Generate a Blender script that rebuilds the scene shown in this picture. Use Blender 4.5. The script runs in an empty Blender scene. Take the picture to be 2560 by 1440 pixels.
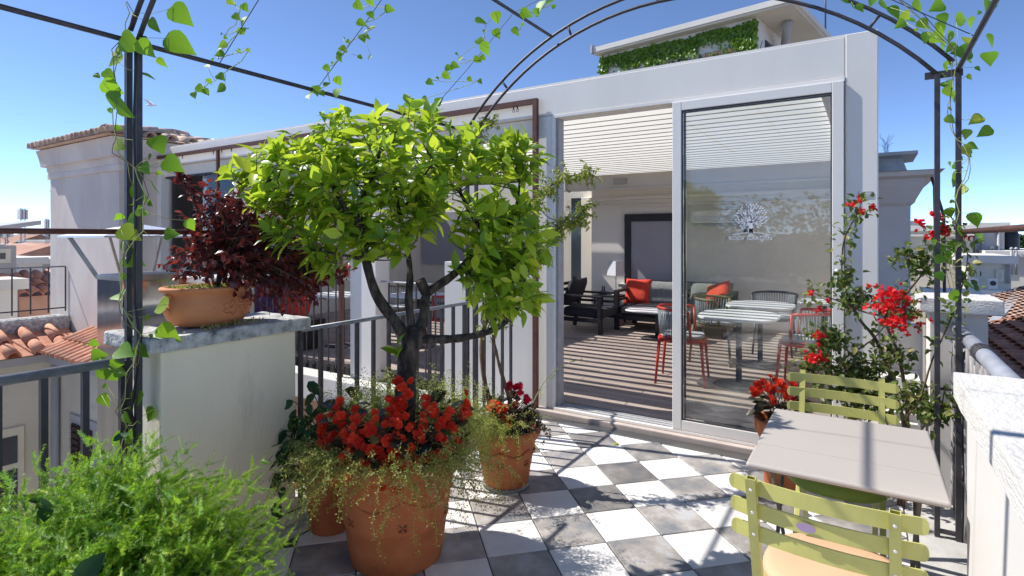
import bpy, math, random
import numpy as np
from mathutils import Vector, Matrix, Quaternion

random.seed(7)
np.random.seed(7)
SC = bpy.context.scene
COL = SC.collection
R = math.radians

# ------------------------------------------------------------------ camera, sky, sun, exposure
CAMLOC = Vector((0.0, 0.0, 1.515))
cam = bpy.data.cameras.new("camera")
cam.lens = 19.758
cam.sensor_width = 36.0
cam.shift_y = -0.0492
cam.clip_start = 0.05
cam.clip_end = 6000.0
camo = bpy.data.objects.new("camera", cam)
camo.location = CAMLOC
camo.rotation_euler = (R(90), 0, R(32.3))
COL.objects.link(camo)
SC.camera = camo

SUN_TRAVEL = Vector((0.86, 0.21, -1.0)).normalized()
SUN_EL = math.asin(-SUN_TRAVEL.z)
SUN_ROT = math.atan2(-SUN_TRAVEL.x, -SUN_TRAVEL.y)
world = bpy.data.worlds.new("World")
SC.world = world
world.use_nodes = True
wn = world.node_tree.nodes
wl = world.node_tree.links
for n in list(wn):
    wn.remove(n)
sky = wn.new("ShaderNodeTexSky")
sky.sky_type = 'NISHITA'
sky.sun_disc = False
sky.sun_elevation = SUN_EL
sky.sun_rotation = SUN_ROT
sky.altitude = 6000.0
sky.air_density = 0.8
sky.dust_density = 0.3
sky.ozone_density = 3.0
bg = wn.new("ShaderNodeBackground")
bg.inputs[1].default_value = 0.128
wo = wn.new("ShaderNodeOutputWorld")
wl.new(sky.outputs[0], bg.inputs[0])
wl.new(bg.outputs[0], wo.inputs[0])

sun = bpy.data.lights.new("sun", 'SUN')
sun.energy = 2.9
sun.angle = R(0.53)
sun.color = (1.0, 0.955, 0.89)
suno = bpy.data.objects.new("sun", sun)
suno.rotation_euler = SUN_TRAVEL.to_track_quat('-Z', 'Y').to_euler()
suno.location = (-8, -4, 10)
COL.objects.link(suno)

SC.view_settings.view_transform = 'Standard'
SC.view_settings.look = 'None'
SC.view_settings.exposure = 1.12
SC.view_settings.gamma = 1.0
SC.view_settings.use_curve_mapping = False
SC.cycles.use_denoising = True
SC.cycles.max_bounces = 10
SC.cycles.diffuse_bounces = 7
SC.cycles.glossy_bounces = 4
SC.cycles.transparent_max_bounces = 24
SC.cycles.caustics_reflective = False
SC.cycles.caustics_refractive = False

# ------------------------------------------------------------------ helpers
ORG = {}


def V(*a):
    return Vector(a[0]) if len(a) == 1 else Vector(a)


def tag(o, label=None, cat=None, group=None, kind=None):
    if label: o["label"] = label
    if cat: o["category"] = cat
    if group: o["group"] = group
    if kind: o["kind"] = kind
    return o


def thing(name, label, cat, loc=(0, 0, 0), group=None, rz=0.0):
    o = bpy.data.objects.new(name, None)
    o.empty_display_size = 0.1
    COL.objects.link(o)
    o.location = loc
    o.rotation_euler = (0, 0, rz)
    ORG[o.name] = Vector(loc)
    tag(o, label, cat, group)
    return o


def local(name, label, cat, group=None):
    """a thing whose parts are built in its own coordinates"""
    return thing(name, label, cat, (0, 0, 0), group)


def place(o, loc, rz=0.0):
    o.location = loc
    o.rotation_euler = (0, 0, rz)
    return o


def copy_tree(o, parent=None):
    c = o.copy()
    COL.objects.link(c)
    if parent is not None:
        c.parent = parent
    ORG[c.name] = ORG.get(o.name, Vector())
    for ch in [x for x in o.children]:
        copy_tree(ch, c)
    return c


def add_obj(name, me, parent, M=None):
    """place mesh me with world matrix M (given in the frame the thing was built in)"""
    o = bpy.data.objects.new(name, me)
    COL.objects.link(o)
    if parent is not None:
        o.parent = parent
        org = ORG[parent.name]
        ORG[o.name] = org
        if M is not None:
            o.matrix_basis = Matrix.Translation(-org) @ M
    elif M is not None:
        o.matrix_basis = M
    return o


class MB:
    def __init__(s):
        s.v = []; s.f = []

    def add(s, vs, fs):
        b = len(s.v)
        s.v += [tuple(p) for p in vs]
        s.f += [tuple(i + b for i in q) for q in fs]
        return s

    def box(s, x0, y0, z0, x1, y1, z1):
        x0, x1 = min(x0, x1), max(x0, x1); y0, y1 = min(y0, y1), max(y0, y1); z0, z1 = min(z0, z1), max(z0, z1)
        return s.add([(x0, y0, z0), (x1, y0, z0), (x1, y1, z0), (x0, y1, z0), (x0, y0, z1), (x1, y0, z1), (x1, y1, z1), (x0, y1, z1)],
                     [(0, 3, 2, 1), (4, 5, 6, 7), (0, 1, 5, 4), (1, 2, 6, 5), (2, 3, 7, 6), (3, 0, 4, 7)])

    def obox(s, M, sx, sy, sz):
        """box centred on M's origin"""
        hs = [(a * sx / 2, b * sy / 2, c * sz / 2) for c in (-1, 1) for a, b in ((-1, -1), (1, -1), (1, 1), (-1, 1))]
        return s.add([M @ Vector(h) for h in hs], [(0, 3, 2, 1), (4, 5, 6, 7), (0, 1, 5, 4), (1, 2, 6, 5), (2, 3, 7, 6), (3, 0, 4, 7)])

    def bar(s, a, b, w, h=None, up=(0, 0, 1)):
        """square bar from a to b"""
        a = Vector(a); b = Vector(b); h = h or w
        d = (b - a); L = d.length; d.normalize()
        u = Vector(up)
        if abs(d.dot(u)) > 0.98: u = Vector((0, 1, 0))
        x = d.cross(u).normalized(); z = x.cross(d)
        M = Matrix(((x.x, d.x, z.x, (a.x + b.x) / 2), (x.y, d.y, z.y, (a.y + b.y) / 2), (x.z, d.z, z.z, (a.z + b.z) / 2), (0, 0, 0, 1)))
        return s.obox(M, w, L, h)

    def tube(s, pts, r, n=8, cap=True):
        pts = [Vector(p) for p in pts]
        rs = r if isinstance(r, (list, tuple)) else [r] * len(pts)
        b = len(s.v)
        t0 = (pts[1] - pts[0]).normalized()
        u = Vector((0, 0, 1)) if abs(t0.z) < 0.9 else Vector((1, 0, 0))
        nrm = t0.cross(u).normalized()
        for i, p in enumerate(pts):
            if i == 0: t = t0
            elif i == len(pts) - 1: t = (pts[i] - pts[i - 1]).normalized()
            else: t = (pts[i + 1] - pts[i - 1]).normalized()
            nrm = (nrm - t * nrm.dot(t))
            if nrm.length < 1e-6: nrm = t.orthogonal()
            nrm.normalize()
            bi = t.cross(nrm)
            for k in range(n):
                a = 2 * math.pi * k / n
                s.v.append(tuple(p + (nrm * math.cos(a) + bi * math.sin(a)) * rs[i]))
        for i in range(len(pts) - 1):
            for k in range(n):
                k2 = (k + 1) % n
                s.f.append((b + i * n + k, b + i * n + k2, b + (i + 1) * n + k2, b + (i + 1) * n + k))
        if cap:
            s.f.append(tuple(b + k for k in range(n))[::-1])
            s.f.append(tuple(b + (len(pts) - 1) * n + k for k in range(n)))
        return s

    def lathe(s, prof, c=(0, 0, 0), n=32, sx=1.0, sy=1.0, rot=0.0, wob=0.0):
        """prof: list of (r, z)"""
        b = len(s.v)
        for j, (r, z) in enumerate(prof):
            for k in range(n):
                a = 2 * math.pi * k / n
                x = r * math.cos(a) * sx; y = r * math.sin(a) * sy
                X = x * math.cos(rot) - y * math.sin(rot); Y = x * math.sin(rot) + y * math.cos(rot)
                s.v.append((c[0] + X, c[1] + Y, c[2] + z))
        for j in range(len(prof) - 1):
            for k in range(n):
                k2 = (k + 1) % n
                s.f.append((b + j * n + k, b + j * n + k2, b + (j + 1) * n + k2, b + (j + 1) * n + k))
        return s

    def prism(s, poly, z0, z1):
        n = len(poly)
        vs = [(p[0], p[1], z0) for p in poly] + [(p[0], p[1], z1) for p in poly]
        fs = [tuple(range(n))[::-1], tuple(range(n, 2 * n))] + [(i, (i + 1) % n, n + (i + 1) % n, n + i) for i in range(n)]
        return s.add(vs, fs)

    def extr(s, poly, a, b):
        """polygon given as 3d points, extruded by vector b-a"""
        n = len(poly); d = Vector(b) - Vector(a)
        vs = [Vector(p) for p in poly] + [Vector(p) + d for p in poly]
        fs = [tuple(range(n))[::-1], tuple(range(n, 2 * n))] + [(i, (i + 1) % n, n + (i + 1) % n, n + i) for i in range(n)]
        return s.add(vs, fs)

    def mesh(s, name, mat, smooth=False):
        me = bpy.data.meshes.new(name)
        me.from_pydata(s.v, [], s.f)
        me.update()
        if mat is not None: me.materials.append(mat)
        if smooth:
            me.polygons.foreach_set("use_smooth", [True] * len(me.polygons))
        return me

    def build(s, name, mat, parent=None, smooth=False, bevel=0.0, label=None, cat=None, group=None, kind=None, seg=2, fix=False):
        if parent is not None:
            org = ORG[parent.name]
        else:
            xs = [p[0] for p in s.v]; ys = [p[1] for p in s.v]; zs = [p[2] for p in s.v]
            org = Vector(((min(xs) + max(xs)) / 2, (min(ys) + max(ys)) / 2, min(zs)))
        s.v = [(p[0] - org.x, p[1] - org.y, p[2] - org.z) for p in s.v]
        me = s.mesh(name, mat, smooth)
        if fix:
            import bmesh
            bm = bmesh.new(); bm.from_mesh(me)
            bmesh.ops.recalc_face_normals(bm, faces=bm.faces)
            bm.to_mesh(me); bm.free()
        o = bpy.data.objects.new(name, me)
        COL.objects.link(o)
        ORG[o.name] = org.copy()
        if parent is not None:
            o.parent = parent
        else:
            o.location = org
        if bevel:
            m = o.modifiers.new("bevel", 'BEVEL')
            m.width = bevel; m.segments = seg; m.limit_method = 'ANGLE'; m.angle_limit = R(40)
        tag(o, label, cat, group, kind)
        return o


def rough_box(x0, y0, z0, x1, y1, z1, amp=0.004, step=0.06, seed=0):
    """a box with finely divided, slightly uneven faces"""
    import bmesh
    bm = bmesh.new()
    bmesh.ops.create_cube(bm, size=1)
    for v in bm.verts:
        v.co = Vector((x0 + (v.co.x + .5) * (x1 - x0), y0 + (v.co.y + .5) * (y1 - y0), z0 + (v.co.z + .5) * (z1 - z0)))
    for ax, L in ((0, x1 - x0), (1, y1 - y0), (2, z1 - z0)):
        k = max(1, int(L / step))
        for i in range(1, k):
            no = Vector((0, 0, 0)); no[ax] = 1
            co = Vector((x0, y0, z0)); co[ax] += L * i / k
            bmesh.ops.bisect_plane(bm, geom=bm.verts[:] + bm.edges[:] + bm.faces[:], plane_co=co, plane_no=no)
    from mathutils import noise
    for v in bm.verts:
        d = noise.noise_vector(v.co * 9 + Vector((seed, 0, 0))) + .6 * noise.noise_vector(v.co * 31)
        v.co += d * amp
    bm.verts.index_update()
    mb = MB()
    mb.v = [tuple(v.co) for v in bm.verts]
    mb.f = [tuple(v.index for v in f.verts) for f in bm.faces]
    bm.free()
    return mb


def frame_mat(p, d, n, s=1.0):
    """local +Y along d, local +Z near n"""
    y = Vector(d).normalized()
    x = y.cross(Vector(n))
    if x.length < 1e-5: x = y.orthogonal()
    x.normalize(); z = x.cross(y)
    return Matrix(((x.x * s, y.x * s, z.x * s, p[0]), (x.y * s, y.y * s, z.y * s, p[1]), (x.z * s, y.z * s, z.z * s, p[2]), (0, 0, 0, 1)))


def rvec(s=1.0):
    return Vector((random.gauss(0, 1), random.gauss(0, 1), random.gauss(0, 1))) * s


# ------------------------------------------------------------------ materials
def nodes(name):
    m = bpy.data.materials.new(name)
    m.use_nodes = True
    nt = m.node_tree
    for n in list(nt.nodes): nt.nodes.remove(n)
    out = nt.nodes.new("ShaderNodeOutputMaterial")
    return m, nt, nt.nodes, nt.links, out


def mat(name, col, rough=.6, metal=0.0, var=.12, scale=5.0, bump=0.0, bscale=60.0, col2=None, orand=0.0, spec=.5, mix_lo=.35, mix_hi=.65, stretch=None, detail=6.0, dirt=None):
    m, nt, N, L, out = nodes(name)
    b = N.new("ShaderNodeBsdfPrincipled")
    L.new(b.outputs[0], out.inputs[0])
    b.inputs["Roughness"].default_value = rough
    b.inputs["Metallic"].default_value = metal
    b.inputs["Specular IOR Level"].default_value = spec
    tc = N.new("ShaderNodeTexCoord")
    oi = N.new("ShaderNodeObjectInfo")
    off = N.new("ShaderNodeVectorMath"); off.operation = 'MULTIPLY_ADD'
    cmb = N.new("ShaderNodeCombineXYZ")
    for i in range(3): L.new(oi.outputs["Random"], cmb.inputs[i])
    L.new(cmb.outputs[0], off.inputs[0]); off.inputs[1].default_value = (37.0, 61.0, 23.0)
    L.new(tc.outputs["Object"], off.inputs[2])
    vec = off.outputs[0]
    if stretch:
        mp = N.new("ShaderNodeMapping"); mp.inputs["Scale"].default_value = stretch
        L.new(vec, mp.inputs["Vector"]); vec = mp.outputs[0]
    nz = N.new("ShaderNodeTexNoise"); nz.inputs["Scale"].default_value = scale; nz.inputs["Detail"].default_value = detail
    nz.inputs["Roughness"].default_value = .6
    L.new(vec, nz.inputs["Vector"])
    rp = N.new("ShaderNodeMapRange"); rp.inputs[1].default_value = mix_lo; rp.inputs[2].default_value = mix_hi
    L.new(nz.outputs[0], rp.inputs[0])
    mx = N.new("ShaderNodeMix"); mx.data_type = 'RGBA'
    c1 = tuple(c * (1 - var) for c in col) if col2 is None else col
    c2 = tuple(min(1, c * (1 + var)) for c in col) if col2 is None else col2
    mx.inputs[6].default_value = (*c1, 1); mx.inputs[7].default_value = (*c2, 1)
    L.new(rp.outputs[0], mx.inputs[0])
    cs = mx.outputs[2]
    if dirt:
        dcol, dsc, dth, damt = dirt
        dn = N.new("ShaderNodeTexNoise"); dn.inputs["Scale"].default_value = dsc; dn.inputs["Detail"].default_value = 9; dn.inputs["Roughness"].default_value = .7
        L.new(vec, dn.inputs["Vector"])
        dr = N.new("ShaderNodeMapRange"); dr.inputs[1].default_value = dth; dr.inputs[2].default_value = dth + .12; dr.inputs[4].default_value = damt
        L.new(dn.outputs[0], dr.inputs[0])
        dm = N.new("ShaderNodeMix"); dm.data_type = 'RGBA'; dm.inputs[7].default_value = (*dcol, 1)
        L.new(dr.outputs[0], dm.inputs[0]); L.new(cs, dm.inputs[6]); cs = dm.outputs[2]
    if orand:
        hs = N.new("ShaderNodeHueSaturation")
        mr = N.new("ShaderNodeMapRange"); mr.inputs[3].default_value = 1 - orand; mr.inputs[4].default_value = 1 + orand
        L.new(oi.outputs["Random"], mr.inputs[0]); L.new(mr.outputs[0], hs.inputs["Value"])
        L.new(cs, hs.inputs["Color"]); cs = hs.outputs[0]
    L.new(cs, b.inputs["Base Color"])
    if bump:
        bn = N.new("ShaderNodeTexNoise"); bn.inputs["Scale"].default_value = bscale; bn.inputs["Detail"].default_value = 5
        L.new(vec, bn.inputs["Vector"])
        bp = N.new("ShaderNodeBump"); bp.inputs["Strength"].default_value = bump; bp.inputs["Distance"].default_value = .01
        L.new(bn.outputs[0], bp.inputs["Height"]); L.new(bp.outputs[0], b.inputs["Normal"])
    return m


def leafmat(name, ca, cb, tr, trans=.35, rough=.42, cc=None, spec=.5, cm=None):
    m, nt, N, L, out = nodes(name)
    b = N.new("ShaderNodeBsdfPrincipled"); b.inputs["Roughness"].default_value = rough; b.inputs["Specular IOR Level"].default_value = spec
    t = N.new("ShaderNodeBsdfTranslucent")
    at = N.new("ShaderNodeAttribute"); at.attribute_name = "rnd"
    oi = N.new("ShaderNodeObjectInfo")
    ad = N.new("ShaderNodeMath"); ad.operation = 'ADD'
    L.new(at.outputs["Fac"], ad.inputs[0]); L.new(oi.outputs["Random"], ad.inputs[1])
    fr = N.new("ShaderNodeMath"); fr.operation = 'FRACT'; L.new(ad.outputs[0], fr.inputs[0])
    cr = N.new("ShaderNodeValToRGB")
    cr.color_ramp.elements[0].color = (*ca, 1); cr.color_ramp.elements[1].color = (*cb, 1)
    if cm:
        e = cr.color_ramp.elements.new(.42); e.color = (*cm, 1)
    if cc:
        cr.color_ramp.elements[-1].position = .85
        e = cr.color_ramp.elements.new(1.0); e.color = (*cc, 1)
    L.new(fr.outputs[0], cr.inputs[0])
    L.new(cr.outputs[0], b.inputs["Base Color"])
    mt = N.new("ShaderNodeMix"); mt.data_type = 'RGBA'; mt.inputs[0].default_value = .7
    L.new(cr.outputs[0], mt.inputs[6]); mt.inputs[7].default_value = (*tr, 1)
    L.new(mt.outputs[2], t.inputs[0])
    mx = N.new("ShaderNodeMixShader"); mx.inputs[0].default_value = trans
    L.new(b.outputs[0], mx.inputs[1]); L.new(t.outputs[0], mx.inputs[2]); L.new(mx.outputs[0], out.inputs[0])
    return m


def glassmat(name, tint=(.93, .96, .95), ior=1.5, haze=0.0, hcol=(.6, .62, .62), gloss=0.02):
    m, nt, N, L, out = nodes(name)
    tr = N.new("ShaderNodeBsdfTransparent"); tr.inputs[0].default_value = (*tint, 1)
    gl = N.new("ShaderNodeBsdfGlossy"); gl.inputs["Roughness"].default_value = gloss
    fr = N.new("ShaderNodeFresnel"); fr.inputs[0].default_value = ior
    mx = N.new("ShaderNodeMixShader")
    L.new(fr.outputs[0], mx.inputs[0]); L.new(tr.outputs[0], mx.inputs[1]); L.new(gl.outputs[0], mx.inputs[2])
    last = mx
    if haze:
        df = N.new("ShaderNodeBsdfDiffuse"); df.inputs[0].default_value = (*hcol, 1)
        m2 = N.new("ShaderNodeMixShader"); m2.inputs[0].default_value = haze
        L.new(mx.outputs[0], m2.inputs[1]); L.new(df.outputs[0], m2.inputs[2]); last = m2
    L.new(last.outputs[0], out.inputs[0])
    return m


M = {}
M['white'] = mat('white_coat', (.79, .765, .72), .45, var=.035, scale=1.6, spec=.4, bump=.03, bscale=25, stretch=(1.6, 1.6, .3), dirt=((.52, .49, .45), 3.2, .60, .30))
M['frame'] = mat('white_frame', (.80, .775, .735), .35, var=.02, scale=3.0, dirt=((.5, .5, .48), 5.0, .66, .3))
M['render'] = mat('pier_render', (.88, .80, .61), .9, var=.05, scale=1.8, bump=.2, bscale=80, stretch=(1, 1, .35), dirt=((.50, .46, .36), 3.4, .60, .35))
M['parapet'] = mat('parapet_render', (.62, .605, .58), .8, var=.03, scale=2, bump=.05, bscale=120, dirt=((.6, .58, .53), 2.2, .64, .25))
M['travertine'] = mat('travertine', (.56, .545, .51), .75, scale=14, bump=.6, bscale=70, col2=(.66, .645, .61), mix_lo=.3, mix_hi=.5, stretch=(1, .45, 2.5), dirt=((.26, .24, .21), 30, .655, .75))
M['grey_trav'] = mat('weathered_travertine', (.22, .22, .21), .9, scale=20, bump=1.0, bscale=60, col2=(.6, .6, .58), mix_lo=.3, mix_hi=.62, dirt=((.05, .05, .05), 17, .57, .85))
M['white_tile'] = mat('white_tile', (.80, .78, .745), .5, var=.06, scale=7, bump=.10, bscale=60, orand=.04, dirt=((.48, .45, .41), 15, .64, .5))
M['dark_tile'] = mat('slate_tile', (.165, .175, .195), .5, scale=5, bump=.3, bscale=45, col2=(.42, .37, .32), mix_lo=.34, mix_hi=.66, orand=.34, detail=10, dirt=((.40, .43, .47), 5, .53, .65))
M['grout'] = mat('grout', (.085, .08, .075), .95, var=.3, scale=20)
M['concrete'] = mat('pale_concrete', (.5, .49, .47), .9, var=.15, scale=7, bump=.25, bscale=80, dirt=((.25, .24, .22), 9, .6, .5))
M['steel'] = mat('dark_painted_steel', (.045, .042, .05), .5, var=.25, scale=15, bump=.1, bscale=100, spec=.5, dirt=((.13, .09, .075), 22, .62, .6))
M['rail'] = mat('grey_pipe_rail', (.27, .28, .31), .42, var=.2, scale=18, metal=.25, dirt=((.4, .4, .42), 40, .66, .6))
M['bluepipe'] = mat('blue_grey_pipe', (.3, .32, .37), .45, var=.12, scale=9, dirt=((.15, .15, .15), 20, .68, .5))
M['thinrail'] = mat('pale_rail', (.42, .42, .44), .4, var=.1, scale=20, metal=.2)
M['rust'] = mat('rust_brown_steel', (.105, .035, .024), .6, var=.25, scale=16, bump=.12, bscale=90, dirt=((.2, .09, .055), 24, .63, .6))
M['grille'] = None
M['sill'] = mat('pink_marble_sill', (.55, .47, .42), .5, var=.1, scale=6, bump=.08, bscale=50)
M['shutter'] = mat('cream_shutter', (.60, .575, .51), .5, var=.02, scale=5, orand=.02)
M['cream'] = mat('cream_wall', (.80, .755, .66), .8, var=.04, scale=1.5)
M['inwall'] = mat('grey_white_wall', (.82, .79, .74), .8, var=.03, scale=1.5)
M['deck'] = mat('deck_wood', (.30, .235, .195), .6, scale=4, stretch=(.35, 5, 1), col2=(.47, .385, .335), orand=.14, bump=.15, bscale=30)
M['darkwood'] = mat('black_wood', (.016, .014, .016), .45, var=.3, scale=12)
M['fabric_dark'] = mat('charcoal_fabric', (.035, .034, .045), .95, var=.2, scale=40, bump=.2, bscale=200)
M['fabric_grey'] = mat('grey_fabric', (.20, .21, .21), .95, var=.15, scale=30, bump=.2, bscale=200)
M['fabric_red'] = mat('red_fabric', (.62, .055, .03), .9, var=.12, scale=30, bump=.15, bscale=200)
M['lampshade'] = mat('pale_lampshade', (.62, .63, .68), .8, var=.03)
M['chrome'] = mat('polished_steel', (.62, .61, .62), .1, metal=1.0, var=.1, scale=4, bump=.06, bscale=9, stretch=(3, 3, .6))
M['chrome_old'] = mat('tarnished_steel', (.42, .38, .36), .32, metal=.9, var=.25, scale=6, dirt=((.35, .15, .08), 7, .58, .5))
M['cowl'] = mat('cowl_steel', (.78, .79, .82), .38, metal=.55, var=.08, scale=6)
M['tabletop_in'] = mat('white_laminate', (.82, .83, .84), .35, var=.02)
M['redpaint'] = mat('red_paint', (.48, .035, .025), .4, var=.08, scale=9)
M['olivewood'] = mat('olive_wood', (.17, .13, .07), .55, var=.2, scale=12)
M['rope'] = mat('grey_rope', (.26, .30, .33), .9, var=.2, scale=60)
M['pad'] = mat('grey_pad', (.42, .45, .48), .9, var=.08, scale=40)
M['black'] = mat('black_plastic', (.012, .012, .014), .45, var=.2)
M['screen'] = mat('grey_blind', (.36, .36, .42), .7, var=.04, scale=2)
M['terracotta'] = mat('terracotta', (.36, .095, .028), .8, scale=7, col2=(.52, .175, .065), mix_lo=.25, mix_hi=.75, bump=.15, bscale=70, dirt=((.55, .42, .34), 5.5, .63, .55))
M['terrabowl'] = mat('terracotta_bowl', (.50, .17, .065), .75, scale=6, col2=(.66, .28, .125), mix_lo=.25, mix_hi=.75, bump=.1, bscale=60, dirt=((.42, .30, .24), 9, .66, .4))
M['terradark'] = mat('terracotta_relief', (.16, .05, .025), .85, scale=20, var=.3)
M['rooftile'] = mat('roof_tile', (.52, .20, .115), .85, scale=9, col2=(.66, .36, .24), orand=.2, bump=.2, bscale=60, dirt=((.45, .38, .33), 12, .62, .5))
M['oldtile'] = mat('old_roof_tile', (.42, .30, .24), .9, scale=11, col2=(.66, .52, .43), orand=.25, bump=.25, bscale=60, dirt=((.2, .18, .16), 14, .6, .6))
M['browntile'] = mat('brown_roof_tile', (.30, .125, .08), .9, scale=7, col2=(.50, .26, .17), orand=.3, bump=.25, bscale=40, dirt=((.1, .08, .07), 9, .6, .5))
M['pinktile'] = mat('pink_roof_tile', (.44, .27, .20), .9, scale=7, col2=(.58, .40, .31), orand=.2, bump=.2, bscale=40)
M['soil'] = mat('potting_soil', (.045, .028, .018), .98, var=.4, scale=60, bump=.6, bscale=120)
M['bark'] = mat('bark', (.022, .017, .014), .95, scale=26, col2=(.15, .115, .085), bump=1.0, bscale=55, stretch=(1, 1, .4), detail=10, mix_lo=.42, mix_hi=.72, dirt=((.27, .25, .22), 14, .64, .6))
M['twig'] = mat('green_twig', (.10, .115, .035), .7, var=.25, scale=20)
M['vinestem'] = mat('vine_stem', (.38, .42, .14), .7, var=.2, scale=20)
M['brownstem'] = mat('brown_stem', (.15, .10, .065), .85, var=.3, scale=25, bump=.3, bscale=60)
M['chair'] = mat('lime_paint', (.50, .48, .15), .42, var=.07, scale=8, dirt=((.22, .2, .08), 22, .68, .5))
M['peach'] = mat('peach_pad', (.66, .41, .25), .75, var=.05, scale=6, bump=.06, bscale=160)
M['greenpad'] = mat('green_pad', (.22, .30, .035), .6, var=.08, scale=6)
M['ttop'] = mat('taupe_tabletop', (.47, .43, .39), .42, var=.02, scale=3, dirt=((.5, .47, .44), 9, .68, .3))
M['tleg'] = mat('table_leg_paint', (.13, .115, .09), .5, var=.1, scale=10)
M['reed'] = mat('grey_reed', (.18, .165, .16), .85, scale=9, col2=(.33, .31, .31), orand=.3, stretch=(4, 4, .7), bump=.3, bscale=60)
M['lavender'] = mat('weathered_plaster', (.64, .56, .50), .9, scale=1.3, col2=(.76, .70, .63), stretch=(1, 1, .5), bump=.12, bscale=40, dirt=((.52, .47, .48), 1.1, .52, .6))
M['plaster'] = mat('old_plaster', (.60, .57, .49), .9, var=.07, scale=1.5, bump=.1, bscale=40, dirt=((.4, .37, .32), 2.2, .6, .4))
M['greyplaster'] = mat('grey_plaster', (.66, .63, .59), .9, var=.06, scale=2, bump=.08, bscale=50)
M['pinkwall'] = mat('pink_wall', (.50, .30, .22), .9, var=.1, scale=3, dirt=((.3, .2, .16), 5, .6, .5))
M['trim'] = mat('grey_trim', (.42, .42, .43), .8, var=.05, scale=4)
M['shutter_brown'] = mat('brown_shutter', (.038, .018, .018), .6, var=.2, scale=10)
M['winframe'] = mat('cream_window_frame', (.66, .63, .52), .6, var=.05, scale=5)
M['darkglass'] = mat('dark_window', (.05, .065, .08), .08, var=.2, scale=1.2)
M['gwall'] = mat('far_wall', (.70, .65, .55), .9, var=.08, scale=.6, orand=.15)
M['gwall2'] = mat('far_wall_pale', (.74, .71, .65), .9, var=.06, scale=.6, orand=.12)
M['froof'] = mat('far_roof', (.40, .21, .14), .9, var=.2, scale=1.5, orand=.2)
M['metalroof'] = mat('grey_metal', (.36, .37, .4), .5, var=.12, scale=2)
M['land'] = mat('city_ground', (.20, .18, .165), .95, scale=.02, col2=(.30, .25, .22), bump=0)
M['hill'] = mat('far_city', (.24, .25, .25), .95, scale=.02, col2=(.38, .38, .38))
M['purple'] = mat('purple_paint', (.16, .05, .15), .6, var=.1)
M['wire'] = mat('wire', (.05, .06, .12), .5)
M['ring'] = mat('dirty_glaze', (.24, .23, .22), .6, var=.2, scale=20)
M['glass'] = glassmat('pane_glass', tint=(.96, .975, .965))
M['door_glass'] = glassmat('door_glass', tint=(.965, .975, .97), haze=.018, hcol=(.6, .62, .6), ior=1.55)
M['frost'] = mat('frosted_print', (.74, .76, .82), .7, var=.02)
M['bird'] = mat('gull_white', (.75, .75, .76), .8)

# foliage
M['lemon'] = leafmat('lemon_leaf', (.045, .13, .012), (.48, .62, .05), (.64, .80, .05), .45, .30, cc=(.74, .74, .07), cm=(.22, .41, .03))
M['vine'] = leafmat('vine_leaf', (.06, .20, .012), (.18, .40, .02), (.40, .70, .03), .42, .5, cc=(.42, .46, .05))
M['redleaf'] = leafmat('red_leaf', (.045, .012, .018), (.17, .042, .045), (.40, .05, .03), .28, .34, cc=(.42, .06, .03))
M['greenfine'] = leafmat('fine_green', (.15, .21, .03), (.46, .47, .13), (.45, .52, .08), .35, .55, cc=(.50, .46, .24))
M['fern'] = leafmat('fern_needle', (.035, .14, .010), (.28, .54, .04), (.55, .80, .06), .42, .5, cc=(.60, .72, .10))
M['darkleaf'] = leafmat('dark_leaf', (.016, .05, .022), (.05, .12, .045), (.08, .2, .04), .2, .55, spec=.25)
M['bougleaf'] = leafmat('bougainvillea_leaf', (.05, .10, .02), (.17, .22, .05), (.3, .4, .05), .28, .5, cc=(.36, .30, .10))
M['bract'] = leafmat('bract', (.74, .010, .02), (.93, .04, .045), (1.0, .06, .05), .36, .6)
M['begonia'] = leafmat('begonia_petal', (.60, .014, .008), (.95, .10, .035), (1.0, .16, .05), .34, .5)
M['begoniapink'] = leafmat('pink_begonia_petal', (.50, .008, .03), (.78, .02, .07), (.9, .04, .08), .28, .5)
M['begleaf'] = leafmat('begonia_leaf', (.012, .012, .008), (.05, .05, .018), (.12, .05, .02), .15, .35)
M['sedum'] = leafmat('sedum_leaf', (.06, .02, .04), (.20, .17, .11), (.3, .2, .1), .2, .5, cc=(.26, .33, .14))
M['ivy'] = leafmat('ivy_leaf', (.05, .13, .01), (.20, .34, .03), (.32, .52, .03), .25, .45)
M['climb'] = leafmat('climber_leaf', (.12, .18, .02), (.42, .45, .07), (.4, .5, .05), .35, .5)
M['hedge'] = leafmat('hedge_leaf', (.02, .05, .012), (.06, .12, .025), (.1, .2, .02), .2, .5)


def grille_mat():
    m, nt, N, L, out = nodes('perforated_steel')
    b = N.new("ShaderNodeBsdfPrincipled"); b.inputs["Metallic"].default_value = .7; b.inputs["Roughness"].default_value = .4
    tc = N.new("ShaderNodeTexCoord")
    vo = N.new("ShaderNodeTexVoronoi"); vo.voronoi_dimensions = '2D'; vo.inputs["Scale"].default_value = 95; vo.inputs["Randomness"].default_value = 0
    L.new(tc.outputs["Object"], vo.inputs["Vector"])
    rp = N.new("ShaderNodeMapRange"); rp.inputs[1].default_value = .33; rp.inputs[2].default_value = .38
    L.new(vo.outputs["Distance"], rp.inputs[0])
    mx = N.new("ShaderNodeMix"); mx.data_type = 'RGBA'
    mx.inputs[6].default_value = (.012, .012, .012, 1); mx.inputs[7].default_value = (.5, .49, .47, 1)
    L.new(rp.outputs[0], mx.inputs[0]); L.new(mx.outputs[2], b.inputs["Base Color"])
    L.new(rp.outputs[0], b.inputs["Metallic"])
    L.new(b.outputs[0], out.inputs[0])
    return m


M['grille'] = grille_mat()


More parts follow.
